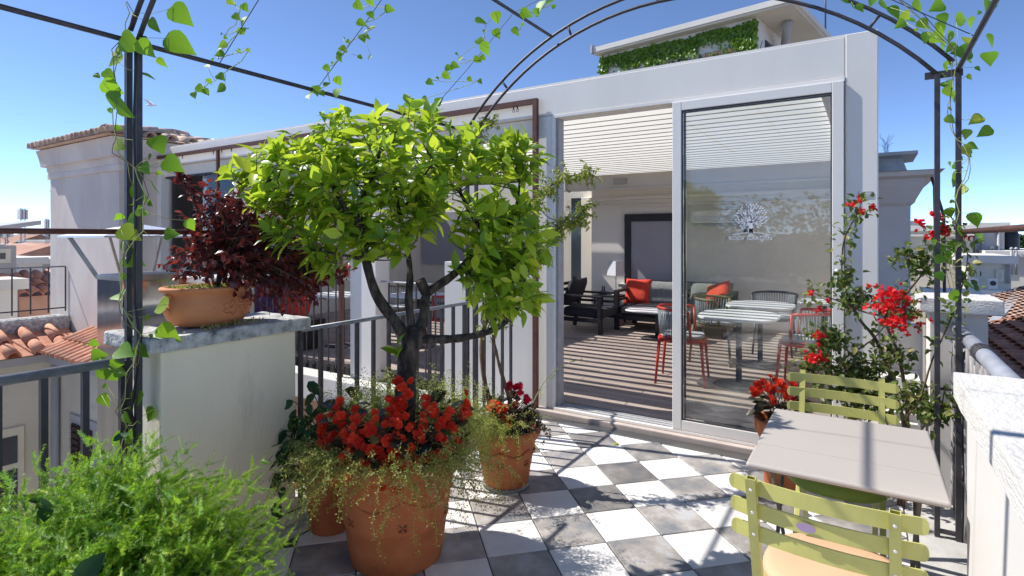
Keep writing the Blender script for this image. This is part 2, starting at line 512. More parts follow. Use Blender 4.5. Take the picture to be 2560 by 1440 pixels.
# ------------------------------------------------------------------ leaves and foliage
def leaf_mesh(name, m, prof, fold=.25, bend=.2, wave=0.0):
    """unit leaf along +Y; prof: list of (y, halfwidth)"""
    mb = MB()
    n = len(prof)
    for i, (y, w) in enumerate(prof):
        z = -bend * y * y
        wv = wave * math.sin(i * 2.1)
        mb.v += [(-w, y, z + fold * w + wv), (0, y, z), (w, y, z + fold * w - wv)]
    for i in range(n - 1):
        a = i * 3; b = a + 3
        mb.f += [(a, a + 1, b + 1, b), (a + 1, a + 2, b + 2, b + 1)]
    return mb.mesh(name, m, True)


LEMON = leaf_mesh('lemon_leaf', M['lemon'], [(0, .012), (.12, .07), (.32, .19), (.55, .215), (.78, .13), (1, .008)], .35, .28)
LEMON2 = leaf_mesh('lemon_leaf', M['lemon'], [(0, .012), (.12, .08), (.32, .22), (.55, .24), (.78, .14), (1, .008)], .15, -.12)
HEART = leaf_mesh('vine_leaf', M['vine'], [(-.08, .2), (.0, .36), (.18, .47), (.42, .40), (.68, .22), (.86, .09), (1, .005)], .18, .15)
REDL = leaf_mesh('red_leaf', M['redleaf'], [(0, .02), (.3, .26), (.65, .27), (1, .01)], .3, .3)
OVAL = leaf_mesh('dark_leaf', M['darkleaf'], [(0, .02), (.2, .24), (.5, .31), (.78, .18), (1, .005)], .25, .3)
BOUGL = leaf_mesh('bougainvillea_leaf', M['bougleaf'], [(0, .03), (.25, .30), (.6, .28), (1, .01)], .4, .3)
BEGL = leaf_mesh('begonia_leaf', M['begleaf'], [(0, .12), (.3, .42), (.65, .36), (1, .02)], .2, .2)
IVYL = leaf_mesh('ivy_leaf', M['ivy'], [(0, .2), (.35, .42), (1, .02)], .2, .3)
CLIMB = leaf_mesh('climber_leaf', M['climb'], [(0, .02), (.4, .22), (1, .01)], .3, .3)
HEDGEL = leaf_mesh('hedge_leaf', M['hedge'], [(0, .1), (.4, .35), (1, .02)], .2, .3)
SEDUML = leaf_mesh('sedum_leaf', M['sedum'], [(0, .1), (.5, .32), (1, .03)], .3, .3)
FINEL = leaf_mesh('fine_leaf', M['greenfine'], [(0, .1), (.5, .42), (1, .05)], .2, .2)


def joined(name, base, Ms, m, parent, kind='stuff', label=None, cat=None):
    """one mesh holding many copies of base"""
    nv = len(base.vertices)
    co = np.empty(nv * 3); base.vertices.foreach_get('co', co)
    co = np.c_[co.reshape(-1, 3), np.ones(nv)]
    A = np.array([[list(r) for r in mm] for mm in Ms])          # n,4,4
    P = np.einsum('nij,vj->nvi', A, co)[:, :, :3]
    org = np.array(ORG[parent.name]) if parent is not None else np.zeros(3)
    P = P - org
    faces = [tuple(p.vertices) for p in base.polygons]
    k = len(faces[0])
    F = np.array(faces)
    n = len(Ms)
    FA = (F[None, :, :] + (np.arange(n) * nv)[:, None, None]).reshape(-1, k)
    me = bpy.data.meshes.new(name)
    me.vertices.add(n * nv); me.vertices.foreach_set('co', P.reshape(-1))
    me.loops.add(FA.size); me.loops.foreach_set('vertex_index', FA.reshape(-1).astype(np.int32))
    me.polygons.add(len(FA))
    me.polygons.foreach_set('loop_start', (np.arange(len(FA)) * k).astype(np.int32))
    me.polygons.foreach_set('loop_total', np.full(len(FA), k, dtype=np.int32))
    me.update(calc_edges=True)
    me.polygons.foreach_set('use_smooth', np.ones(len(FA), dtype=bool))
    at = me.attributes.new('rnd', 'FLOAT', 'POINT')
    at.data.foreach_set('value', np.repeat(np.random.rand(n), nv))
    me.materials.append(m)
    o = bpy.data.objects.new(name, me)
    COL.objects.link(o)
    if parent is not None:
        o.parent = parent; ORG[o.name] = ORG[parent.name]
    tag(o, label, cat, None, kind)
    return o


def foliage(root, name, meshes, Ms, m, nmax=300, mass='leaf_mass'):
    """the nmax leaves nearest the camera as parts of their own, the rest joined"""
    Ms = sorted(Ms, key=lambda a: (a.translation - CAMLOC).length)
    for i, a in enumerate(Ms[:nmax]):
        add_obj(name, meshes[i % len(meshes)], root, a)
    rest = Ms[nmax:]
    if rest:
        joined(mass, meshes[0], rest, m, root)


def inst_local(me, name, parent, Ms):
    for a in Ms: add_obj(name, me, parent, a)

# ================================================================== THE SETTING
# terrace floor: tiles laid at 45 degrees, each a piece of its own
def clip_poly(poly, x0, x1, y0, y1):
    def cut(p, f, inter):
        out = []
        for i in range(len(p)):
            a, b = p[i], p[(i + 1) % len(p)]
            fa, fb = f(a), f(b)
            if fa: out.append(a)
            if fa != fb: out.append(inter(a, b))
        return out
    for ax, lim, sg in ((0, x0, 1), (0, x1, -1), (1, y0, 1), (1, y1, -1)):
        if not poly: return poly
        f = lambda q: (q[ax] - lim) * sg >= 0
        def it(a, b):
            t = (lim - a[ax]) / (b[ax] - a[ax])
            return (a[0] + t * (b[0] - a[0]), a[1] + t * (b[1] - a[1]))
        poly = cut(poly, f, it)
    return poly


FX0, FX1, FY0, FY1 = -2.44, 0.17, -0.9, 4.075
fl = MB().box(-2.56, -1.6, -.30, .30, 4.30, -.006).build('terrace_floor', M['grout'], kind='structure')
TS = 0.3007
ax_a = Vector((.7071, -.7071)); ax_b = Vector((.7071, .7071)); t00 = Vector((-1.948, 3.466))
half = TS / 2 - .003
full = {}
for w in (0, 1):
    mb = MB()
    q = [ax_a * a * half + ax_b * b * half for a, b in ((-1, -1), (1, -1), (1, 1), (-1, 1))]
    mb.prism([(p.x, p.y) for p in q], -.014, 0.0)
    full[w] = mb.mesh('floor_tile', M['white_tile'] if w else M['dark_tile'])
for i in range(-12, 22):
    for j in range(-16, 14):
        c = t00 + ax_a * (i + .5) * TS + ax_b * (j + .5) * TS
        q = [c + ax_a * a * half + ax_b * b * half for a, b in ((-1, -1), (1, -1), (1, 1), (-1, 1))]
        cl = clip_poly([(p.x, p.y) for p in q], FX0, FX1, FY0, FY1)
        if len(cl) < 3: continue
        area = abs(sum(cl[k][0] * cl[(k + 1) % len(cl)][1] - cl[(k + 1) % len(cl)][0] * cl[k][1] for k in range(len(cl)))) / 2
        if area < .004: continue
        w = (i + j) % 2
        dz = random.uniform(-.0012, .0012)
        if area > .99 * (2 * half) ** 2:
            o = add_obj('floor_tile', full[w], fl, Matrix.Translation((c.x, c.y, dz)) @ Matrix.Rotation(random.uniform(-.004, .004), 4, 'Z'))
            m = o.modifiers.new('bevel', 'BEVEL'); m.width = .003; m.segments = 1
        else:
            MB().prism([(p[0], p[1]) for p in cl], -.014, dz).build('floor_tile', M['white_tile'] if w else M['dark_tile'], fl, bevel=.003, seg=1)
MB().box(.176, -.9, -.05, .52, 4.30, -.002).build('gutter_strip', M['concrete'], kind='structure', bevel=.004)
MB().box(-2.44, 4.082, -.05, .17, 4.196, .004).build('drain_grille', M['grille'], label='perforated steel drain grille running along the foot of the glass door', cat='drain', bevel=.003)
MB().box(-2.46, 4.20, -.05, .07, 4.44, .042).build('door_sill', M['sill'], label='pinkish marble sill under the sliding glass door', cat='sill', bevel=.006)

# floor behind the viewer, the roof slab below, street level far down
MB().box(-2.56, -7.0, -.3, 1.2, -1.602, -.004).build('terrace_back', M['concrete'], kind='structure')
MB().box(-900, -900, -18.4, 900, 900, -18.0).build('ground', M['land'], kind='structure')

# ------------------------------------------------------------------ house below the terrace (carries it)
tb = thing('terrace_house', 'pale rendered house front dropping below the terrace edge into the light well', 'building', (-1.2, 0, -18))
MB().box(-2.52, -7.0, -17.99, 1.15, 4.2, -.302).build('wall', M['plaster'], tb)

# ------------------------------------------------------------------ right parapet
pr = thing('parapet_wall', 'white rendered parapet with thick travertine coping beside the lime chairs', 'parapet', (.46, .8, 0))
MB().box(.255, -1.4, -.3, .62, 2.18, 1.018).build('wall', M['parapet'], pr, bevel=.01)
rough_box(.225, -1.4, 1.02, .66, 2.205, 1.10, .0022, .05, 3).build('coping', M['travertine'], pr, bevel=.004, seg=1)

# ------------------------------------------------------------------ left pier with weathered cap
pl = thing('planter_pier', 'cream rendered pier with weathered travertine cap carrying the terracotta bowl', 'pier', (-2.78, 1.56, 0))
MB().box(-2.90, 1.23, -1.2, -2.556, 1.905, 1.028).build('wall', M['render'], pl, bevel=.012)
rough_box(-2.935, 1.165, 1.03, -2.505, 1.965, 1.092, .006, .035, 11).build('coping', M['grey_trav'], pl, bevel=.006, seg=1)
MB().box(-2.554, .2, -.004, -2.52, 1.93, .085).build('skirting', M['concrete'], pl, bevel=.005)
MB().box(-2.518, .2, -.004, -2.45, 1.93, .03).build('skirting', M['concrete'], pl, bevel=.005)

# white kerb under the left rails
MB().box(-2.72, 1.932, -.02, -2.446, 4.19, .10).build('kerb', M['parapet'], kind='structure', bevel=.008)
MB().box(-2.72, -1.6, -.02, -2.56, 1.20, .05).build('kerb', M['concrete'], kind='structure', bevel=.008)


# ------------------------------------------------------------------ railings
def railing(name, label, a, b, z0, z1, step, rr, bw, m_rail, m_bal, thick_every=0, group=None):
    a = Vector(a); b = Vector(b)
    t = thing(name, label, 'railing', ((a.x + b.x) / 2, (a.y + b.y) / 2, z0), group)
    MB().tube([(a.x, a.y, z1), (b.x, b.y, z1)], rr, 12).build('top_rail', m_rail, t, True)
    MB().bar((a.x, a.y, z0 + .06), (b.x, b.y, z0 + .06), .012, .02).build('bottom_rail', m_bal, t)
    L = (b - a).length; n = int(L / step)
    me = MB().box(-bw / 2, -bw / 2, z0, bw / 2, bw / 2, z1).mesh('baluster', m_bal)
    for k in range(n + 1):
        p = a + (b - a) * (k * step / L)
        add_obj('baluster', me, t, Matrix.Translation((p.x, p.y, 0)) @ Matrix.Rotation(random.uniform(-.05, .05), 4, 'Z'))
    return t


railing('light_well_railing', 'dark railing with grey pipe handrail in front of the light well at left', (-2.665, 1.13), (-2.665, -1.5), 0.03, .993, .135, .02, .023, M['rail'], M['steel'])
railing('pier_railing', 'dark baluster railing running from the cream pier towards the glass room', (-2.56, 1.935), (-2.56, 4.15), .10, 1.02, .131, .0125, .02, M['rail'], M['steel'])
railing('bay_railing', 'thin pale topped railing across the wide bay left of the white column', (-4.86, 4.34), (-6.83, 4.34), .03, 1.045, .128, .0105, .013, M['thinrail'], M['steel'])
railing('bay_railing', 'thin pale topped railing across the narrow bay right of the white column', (-3.52, 4.34), (-4.40, 4.34), .03, 1.045, .128, .0105, .013, M['thinrail'], M['steel'])
railing('bay_railing', 'thin railing across the far left bay below the loudspeaker', (-7.05, 4.34), (-8.85, 4.34), .03, 1.045, .128, .0105, .013, M['thinrail'], M['steel'])

# reed fence and pipe on the right
t = thing('reed_fence', 'grey split reed screen tied under a blue grey pipe rail at right', 'fence', (.46, 3.45, 0))
MB().tube([(.43, 2.2, 1.0), (.435, 4.05, 1.0)], .034, 14).build('pipe_rail', M['bluepipe'], t, True)
for k in range(5):
    y = 3.15 + k * .03 + random.uniform(-.006, .006)
    MB().tube([Vector((.4325, y + .012 * math.sin(a * .9), 1.0)) + Vector((math.cos(a), 0, math.sin(a))) * .037 for a in [j * math.pi / 6 for j in range(13)]], .0035, 5).build('wire_tie', M['steel'], t, True)
reeds = []
for q in range(5):
    mb = MB()
    pts = []; rs = []
    nk = 9
    for k in range(nk):
        z = .96 * k / (nk - 1)
        pts.append((random.uniform(-.004, .004), random.uniform(-.004, .004), z)); rs.append(random.uniform(.0105, .0145))
    mb.tube(pts, rs, 7)
    reeds.append(mb.mesh('reed', M['reed'], True))
y = 2.22
while y < 4.04:
    o = add_obj('reed', random.choice(reeds), t, Matrix.Translation((.43 + random.uniform(-.02, .012), y, .0)) @ Matrix.Rotation(random.uniform(-.03, .03), 4, 'X') @ Matrix.Rotation(random.uniform(0, 6), 4, 'Z') @ Matrix.Scale(random.uniform(.94, 1.03), 4, (0, 0, 1)))
    y += random.uniform(.019, .03)
for z in (.3, .7):
    MB().tube([(.404, 2.22, z), (.40, 4.05, z)], .0025, 5).build('tie_wire', M['steel'], t, True)

# ------------------------------------------------------------------ steel pergola
PX0, PX1 = -2.585, .30         # inner bars
PXm = (PX0 + PX1) / 2
RISE = .69
HSP = (PX1 - PX0) / 2
RA = (HSP ** 2 + RISE ** 2) / (2 * RISE)
SPR = 2.345
CZ = SPR + RISE - RA
per = thing('steel_pergola', 'dark steel barrel arched pergola standing over the checkered terrace', 'pergola', (PXm, 2.4, 0))


def arc(r, y, n=28):
    a0 = math.asin(HSP / RA)
    return [(PXm + r * math.sin(-a0 + 2 * a0 * k / n), y, CZ + r * math.cos(-a0 + 2 * a0 * k / n)) for k in range(n + 1)]


def arch_pt(fr, r, y):
    a0 = math.asin(HSP / RA)
    a = -a0 + 2 * a0 * fr
    return Vector((PXm + r * math.sin(a), y, CZ + r * math.cos(a)))


GAP = .085
for y in (1.155, 3.566):
    ar = MB().tube(arc(RA, y), .0105, 8).build('arch_bar', M['steel'], per, True)
    MB().tube(arc(RA + GAP, y), .0105, 8).build('arch_bar', M['steel'], per, True)
    for fr in (.125, .31, .5, .69, .875):
        MB().tube([arch_pt(fr, RA - .005, y), arch_pt(fr, RA + GAP + .005, y)], .0085, 6).build('strut', M['steel'], ar, True)
    e0 = arch_pt(0, RA + GAP, y); e1 = arch_pt(1, RA + GAP, y)
    for xi, xo, e in ((PX0, PX0 - GAP, e0), (PX1, PX1 + GAP, e1)):
        z0 = .0 if xi > -1 else .05
        p1 = MB().box(xi - .0115, y - .0115, z0, xi + .0115, y + .0115, SPR).build('post', M['steel'], per)
        p2 = MB().box(xo - .0115, y - .0115, z0, xo + .0115, y + .0115, SPR - .02).build('post', M['steel'], per)
        MB().bar((min(xi, xo) - .05, y + .018, SPR - .0), (max(xi, xo) + .02, y + .018, SPR - .0), .012, .035).build('head_plate', M['steel'], per)
        MB().bar((xi, y, .03 + z0), (xo, y, .03 + z0), .018).build('foot_tie', M['steel'], per)
        MB().bar((xi, y, .75), (xo, y, .75), .012).build('tie', M['steel'], per)
MB().tube([(PX0 - GAP, -1.5, SPR + .012), (PX0 - GAP, 3.60, SPR + .012)], .0115, 8).build('purlin', M['steel'], per, True)
MB().tube([(PX1 + GAP, -1.5, SPR + .012), (PX1 + GAP, 3.60, SPR + .012)], .0115, 8).build('purlin', M['steel'], per, True)
for fr in (.27, .5, .73):
    p = arch_pt(fr, RA + GAP, 0)
    MB().tube([(p.x, -1.5, p.z), (p.x, 3.57, p.z)], .0105, 8).build('purlin', M['steel'], per, True)
MB().tube([(PX0 - GAP - .006, -1.5, 1.54), (PX0 - GAP - .006, 2.35, 1.54)], .0115, 8).build('tie_rail', M['rust'], per, True)
MB().tube([(PX1 + GAP + .02, -1.5, 1.545), (PX1 + GAP + .02, 3.56, 1.545)], .0115, 8).build('tie_rail', M['rust'], per, True)
UPX = arch_pt(.27, RA + GAP, 0)
for yw in (1.554, 2.126, 3.053):
    a = Vector((PX0 - GAP, yw, SPR + .02)); b = Vector((UPX.x, yw, UPX.z))
    MB().tube([a, (a + b) / 2 - Vector((0, 0, .012)), b, arch_pt(.5, RA + GAP + .0, yw)], .0022, 5).build('wire', M['wire'], per, True)
for yw in (3.05, 2.3):
    a = Vector((PX1 + GAP, yw, SPR + .02)); b = arch_pt(.73, RA + GAP, yw)
    MB().tube([a, (a + b) / 2 - Vector((0, 0, .012)), b, arch_pt(.5, RA + GAP, yw)], .0022, 5).build('wire', M['wire'], per, True)
# black cable taped down the left post
cp = []
for k in range(24):
    z = .25 + k * .09
    cp.append((PX0 + .012 + .006 * math.sin(k * .9) + (.03 * math.sin((z - .9) * 9) if .75 < z < 1.25 else 0), 1.155 - .018, z))
MB().tube(cp, .0055, 6).build('cable', M['black'], per, True)
cp = [(PX0 + .03, 1.14, .02), (-2.50, 1.6, .11), (-2.51, 1.92, .10), (-2.52, 1.95, .14), (-2.53, 1.96, .5)]
MB().tube(cp, .0045, 6).build('floor_cable', M['black'], label='thin black cable lying along the foot of the cream pier', cat='cable', smooth=True)

# ------------------------------------------------------------------ glass pavilion
YF = 4.28
pv = thing('glass_pavilion', 'white framed flat roofed glass room with louvred roof behind the terrace', 'building', (-4.4, 6.9, 0))
MB().box(-8.98, YF, 2.572, -4.522, YF + .22, 2.832).build('fascia_beam', M['white'], pv, bevel=.006)
MB().box(-4.518, YF, 2.572, -.124, YF + .22, 2.832).build('fascia_beam', M['white'], pv, bevel=.006)
MB().box(-8.98, YF + .01, 2.836, -.124, YF + .20, 2.85).build('coping_strip', M['frame'], pv)
MB().box(-.121, YF - .004, -.02, .06, YF + .24, 2.846).build('end_post', M['white'], pv, bevel=.006)
MB().box(-2.435, YF, .0, -2.302, YF + .2, 2.569).build('column', M['white'], pv, bevel=.005)
MB().box(-4.815, YF, -.02, -4.42, YF + .2, 2.569).build('column', M['white'], pv, bevel=.006)
MB().box(-7.02, YF, -.02, -6.85, YF + .2, 2.569).build('column', M['white'], pv, bevel=.006)
MB().box(-8.98, YF - .02, -.02, -8.86, YF + .2, 2.569).build('column', M['white'], pv, bevel=.006)
MB().box(-3.50, YF + .02, -.02, -2.437, YF + .16, 1.28).build('wall', M['parapet'], pv, bevel=.006)
MB().box(-8.86, YF + .05, 2.42, -2.44, YF + .13, 2.567).build('head_rail', M['cream'], pv)
MB().box(-8.86, YF + .045, 2.395, -4.83, YF + .12, 2.417).build('track', M['steel'], pv)
MB().box(-9.0, YF - .18, -.30, -2.74, YF + .05, -.022).build('base_ledge', M['parapet'], pv, bevel=.01)
MB().box(-9.0, YF - .05, -18, -2.74, YF + .5, -.302).build('base_wall', M['pinkwall'], pv)
# enclosing walls
bwall = MB().box(-4.3, 9.55, -.02, .06, 9.75, 2.83).build('back_wall', M['inwall'], pv)
MB().box(-9.0, 10.2, -.02, -4.3, 10.35, 2.83).build('back_wall', M['cream'], pv)
MB().box(-4.3, 9.75, -.02, -4.15, 10.2, 2.83).build('return_wall', M['inwall'], pv)
MB().box(-.002, YF + .242, -.02, .058, 9.55, 2.83).build('side_wall', M['inwall'], pv)
MB().box(-9.12, YF, -.02, -8.985, 10.35, 2.83).build('side_wall', M['inwall'], pv)
MB().box(-4.3, 9.44, 2.18, -.004, 9.548, 2.24).build('cornice', M['inwall'], pv, bevel=.01)
MB().box(-4.3, 9.50, 2.06, -.004, 9.548, 2.10).build('cornice', M['inwall'], pv, bevel=.01)
MB().box(-4.6, 9.05, 2.36, -.004, 9.40, 2.60).build('bulkhead', M['cream'], pv, bevel=.01)
MB().box(-4.6, 9.02, 2.335, -.004, 9.06, 2.357).build('light_strip', M['frame'], pv)
vg = MB().box(-3.66, 9.035, 2.42, -3.42, 9.049, 2.52).build('vent_grille', M['trim'], pv)
for k in range(5):
    MB().box(-3.65, 9.025, 2.43 + k * .017, -3.43, 9.034, 2.438 + k * .017).build('slat', M['cream'], vg)
# far left: dark glazing and cream pier at the back
MB().box(-4.75, 10.05, .0, -4.52, 10.198, 2.3).build('column', M['cream'], pv, bevel=.01)
MB().box(-5.0, 10.12, .0, -4.76, 10.198, 2.3).build('glazing', M['darkglass'], pv)
MB().box(-8.9, 10.12, .9, -6.0, 10.198, 2.1).build('glazing', M['screen'], pv)
# louvred roof
for xa, xb in ((-8.95, -8.8), (-7.05, -5.72), (-.30, -.002)):
    MB().box(xa, YF + .23, 2.60, xb, 9.5, 2.72).build('roof_panel', M['white'], pv)
MB().box(-8.8, YF + .222, 2.60, -.30, YF + .30, 2.72).build('gutter_beam', M['white'], pv)
MB().box(-8.8, 9.3, 2.602, -.30, 9.5, 2.718).build('gutter_beam', M['white'], pv)
lv = MB().obox(Matrix.Rotation(R(40), 4, 'X'), 1, .098, .010).mesh('roof_slat', M['shutter'])
y = YF + .42
while y < 9.25:
    for xa, xb in ((-8.8, -7.05), (-5.72, -.30)):
        add_obj('roof_slat', lv, pv, Matrix.Translation(((xa + xb) / 2, y, 2.63)) @ Matrix.Scale(xb - xa, 4, (1, 0, 0)))
    y += .215
# deck
dk = MB().box(-8.98, YF + .205, -.30, -.004, 10.19, .012).build('deck_floor', M['grout'], kind='structure')
y = YF + .225
k = 0
while y < 9.5:
    xs = [-8.93, -6.6 + .9 * (k % 3), -3.2 + .7 * ((k * 2) % 3), -.01]
    for a, b in zip(xs[:-1], xs[1:]):
        MB().box(a + .002, y, .016, b - .002, y + .138, .05 + random.uniform(-.0008, .0008)).build('deck_plank', M['deck'], dk, bevel=.003, seg=1)
    y += .1445; k += 1
# window in the back wall
bw = thing('rear_window', 'black framed window with grey blind in the back wall of the room', 'window', (-3.2, 9.54, .7))
MB().box(-3.64, 9.49, .70, -3.53, 9.549, 1.93).build('frame', M['black'], bw)
MB().box(-2.79, 9.49, .70, -2.70, 9.549, 1.93).build('frame', M['black'], bw)
MB().box(-3.529, 9.49, 1.80, -2.791, 9.549, 1.93).build('frame', M['black'], bw)
MB().box(-3.529, 9.49, .70, -2.791, 9.549, .76).build('frame', M['black'], bw)
MB().box(-3.529, 9.52, .761, -2.791, 9.548, 1.799).build('blind', M['screen'], bw)
MB().box(-3.74, 9.44, .645, -2.60, 9.548, .695).build('sill', M['parapet'], bw, bevel=.008)
ac = thing('air_conditioner', 'long white wall mounted air conditioner seen through the door glass', 'appliance', (-1.95, 9.4, 1.7))
MB().box(-2.46, 9.34, 1.74, -1.46, 9.549, 1.96).build('casing', M['frame'], ac, bevel=.03, seg=4)
MB().box(-2.42, 9.325, 1.705, -1.50, 9.43, 1.738).build('flap', M['trim'], ac, bevel=.006)
for k in range(3):
    MB().box(-2.40, 9.334, 1.79 + k * .03, -1.52, 9.339, 1.795 + k * .03).build('groove', M['trim'], ac)

# ------------------------------------------------------------------ door frame and sliding door
df = thing('door_frame', 'white aluminium frame around the doorway opening', 'door frame', (-1.2, YF, .04))
MB().box(-2.30, YF - .006, .044, -2.268, YF + .15, 2.569).build('jamb', M['frame'], df, bevel=.003)
MB().box(-2.266, YF + .02, .044, -2.245, YF + .12, 2.54).build('jamb_stop', M['bluepipe'], df, bevel=.002)
MB().box(-2.267, YF - .008, 2.542, -.123, YF + .15, 2.570).build('head', M['frame'], df, bevel=.003)
MB().box(-2.267, YF - .03, .044, -.123, YF + .14, .066).build('threshold', M['frame'], df, bevel=.003)
for yy_ in (.0, .05, .10):
    MB().box(-2.24, YF + yy_, .067, -.13, YF + yy_ + .012, .076).build('track', M['thinrail'], df)


def logo(parent, cx, cz, y, s):
    """two overlapping trees over a ground line and the words ROOF GARDEN"""
    mb = MB()
    rng = random.Random(5)
    def disc(x, z, rx, rz, a=0, n=10):
        pts = []
        for k in range(n):
            t = 2 * math.pi * k / n
            u = rx * math.cos(t); w = rz * math.sin(t)
            pts.append((cx + s * (x + u * math.cos(a) - w * math.sin(a)), y, cz + s * (z + u * math.sin(a) + w * math.cos(a))))
        mb.add(pts, [tuple(range(n))])
    tx = .04
    def bar(x0, z0, x1, z1, w0, w1):
        d = Vector((x1 - x0, 0, z1 - z0)).normalized(); p = Vector((-d.z, 0, d.x))
        q = [Vector((x0, 0, z0)) - p * w0, Vector((x0, 0, z0)) + p * w0, Vector((x1, 0, z1)) + p * w1, Vector((x1, 0, z1)) - p * w1]
        mb.add([(cx + s * v.x, y, cz + s * v.z) for v in q], [(0, 1, 2, 3)])
    bar(tx, -.36, tx, -.02, .06, .045)
    bar(tx - .06, -.36, tx, -.25, .03, .05); bar(tx + .06, -.36, tx, -.25, .03, .05)
    for k in range(9):
        a = math.pi * (.06 + .88 * k / 8)
        if k % 2: bar(tx, -.06, tx + .24 * math.cos(a), -.02 + .28 * math.sin(a), .022, .008)
    row = 0
    z = -.20
    while z < .52:
        x = -.52 + (.045 if row % 2 else 0)
        while x < .52:
            rr = math.hypot(x, (z - .13) * 1.12)
            if rr < .46 and not (abs(x) < .09 and z < .0) and rng.random() < .9:
                a = math.atan2(z + .05, x) + rng.uniform(-.5, .5)
                disc(tx + x + rng.uniform(-.012, .012), z + rng.uniform(-.012, .012), .036, .019, a, 8)
            x += .09
        z += .062; row += 1
    for x, z, r in ((.22, .22, .05), (.30, .05, .055), (.17, -.10, .05), (-.14, .24, .05), (-.2, -.02, .05), (.02, .3, .045), (-.08, -.1, .042)):
        disc(tx + x, z, r, r * 1.12, 0, 14)
    for k in range(20):
        x0 = -.5 + k * .054; x1 = x0 + .054
        z0 = -.36 - .30 * ((x0 - tx) ** 2) * .8; z1 = -.36 - .30 * ((x1 - tx) ** 2) * .8
        bar(x0, z0, x1 + .002, z1, .011, .011)
    o = mb.build('tree_emblem', M['frost'], parent)
    cu = bpy.data.curves.new('words', 'FONT'); cu.body = 'ROOF GARDEN'; cu.size = .165 * s; cu.align_x = 'CENTER'; cu.space_character = 1.08
    tmp = bpy.data.objects.new('words_tmp', cu)
    COL.objects.link(tmp)
    dg = bpy.context.evaluated_depsgraph_get()
    me = bpy.data.meshes.new_from_object(tmp.evaluated_get(dg))
    bpy.data.objects.remove(tmp)
    me.materials.clear(); me.materials.append(M['frost'])
    add_obj('words', me, parent, Matrix.Translation((cx + .01 * s, y, cz - .585 * s)) @ Matrix.Rotation(R(90), 4, 'X'))


def leaf_door(label, x0, x1, y0, z0, z1, w, wb, lx, lz, ls, knob=True):
    t = thing('glass_door', label, 'door', ((x0 + x1) / 2, y0, z0))
    MB().box(x0, y0, z0, x0 + w, y0 + .045, z1).build('stile', M['frame'], t, bevel=.004)
    MB().box(x1 - w, y0, z0, x1, y0 + .045, z1).build('stile', M['frame'], t, bevel=.004)
    MB().box(x0 + w + .0005, y0 + .001, z1 - w, x1 - w - .0005, y0 + .044, z1).build('top_rail', M['frame'], t, bevel=.004)
    MB().box(x0 + w + .0005, y0 + .001, z0, x1 - w - .0005, y0 + .044, z0 + wb).build('bottom_rail', M['frame'], t, bevel=.004)
    for a, b, c, d in ((x0 + w, z0 + wb, x0 + w + .009, z1 - w), (x1 - w - .009, z0 + wb, x1 - w, z1 - w), (x0 + w + .009, z1 - w - .009, x1 - w - .009, z1 - w), (x0 + w + .009, z0 + wb, x1 - w - .009, z0 + wb + .009)):
        MB().box(a, y0 + .008, b, c, y0 + .03, d).build('gasket', M['steel'], t)
    pn = MB().box(x0 + w + .0095, y0 + .017, z0 + wb + .0095, x1 - w - .0095, y0 + .025, z1 - w - .0095).build('pane', M['door_glass'], t)
    logo(pn, lx, lz, y0 + .0155, ls)
    if knob:
        mb = MB(); mb.lathe([(0, -.02), (.014, -.02), (.017, -.012), (.012, 0), (.011, .02), (0, .02)], (0, 0, 0), 16)
        me = mb.mesh('knob', M['cowl'], True)
        add_obj('knob', me, t, Matrix.Translation((x1 - w * .55, y0 - .018, 1.295)) @ Matrix.Rotation(R(-90), 4, 'X'))
    return t


leaf_door('white framed sliding glass door with frosted tree emblem, nearest the terrace', -1.25, -.128, YF - .03, .068, 2.54, .068, .075, -.705, 1.635, .235)
leaf_door('fixed white framed glass panel just behind the sliding door', -1.235, -.125, YF + .06, .078, 2.53, .05, .055, -.755, 1.63, .222, False)
pt = thing('maker_plate', 'small grey metal plate on the white end post', 'plate', (-.012, YF - .01, 1.78))
MB().box(-.05, YF - .0085, 1.777, .026, YF - .0045, 1.812).build('plate', M['trim'], pt)
for k, (a, b) in enumerate(((-.042, .012), (-.03, .018))):
    MB().box(a, YF - .0095, 1.786 + k * .011, b, YF - .0088, 1.790 + k * .011).build('engraved_line', M['frame'], pt)

# left bay glazing
for x0, x1, lab in ((-8.85, -7.93, 'tall clear glass panel at the far left bay beside the loudspeaker'), (-7.92, -7.03, 'tall clear glass panel in the far left bay next to the slim white column')):
    t = thing('glazed_screen', lab, 'window', ((x0 + x1) / 2, YF + .08, .0))
    MB().box(x0 + .006, YF + .085, .03, x1 - .006, YF + .095, 2.39).build('pane', M['glass'], t)
    MB().box(x0, YF + .07, -.018, x1, YF + .11, .028).build('bottom_rail', M['frame'], t)
sp = thing('loudspeaker', 'black box loudspeaker fixed inside the far left glass bay', 'speaker', (-8.5, 4.62, 1.7))
MB().box(-8.66, 4.52, 1.80, -8.38, 4.74, 2.08).build('cabinet', M['black'], sp, bevel=.02)
MB().box(-8.65, 4.512, 1.82, -8.40, 4.519, 2.06).build('grille', M['fabric_dark'], sp)
MB().box(-8.86, 4.6, 1.9, -8.66, 4.66, 1.96).build('bracket', M['steel'], sp)

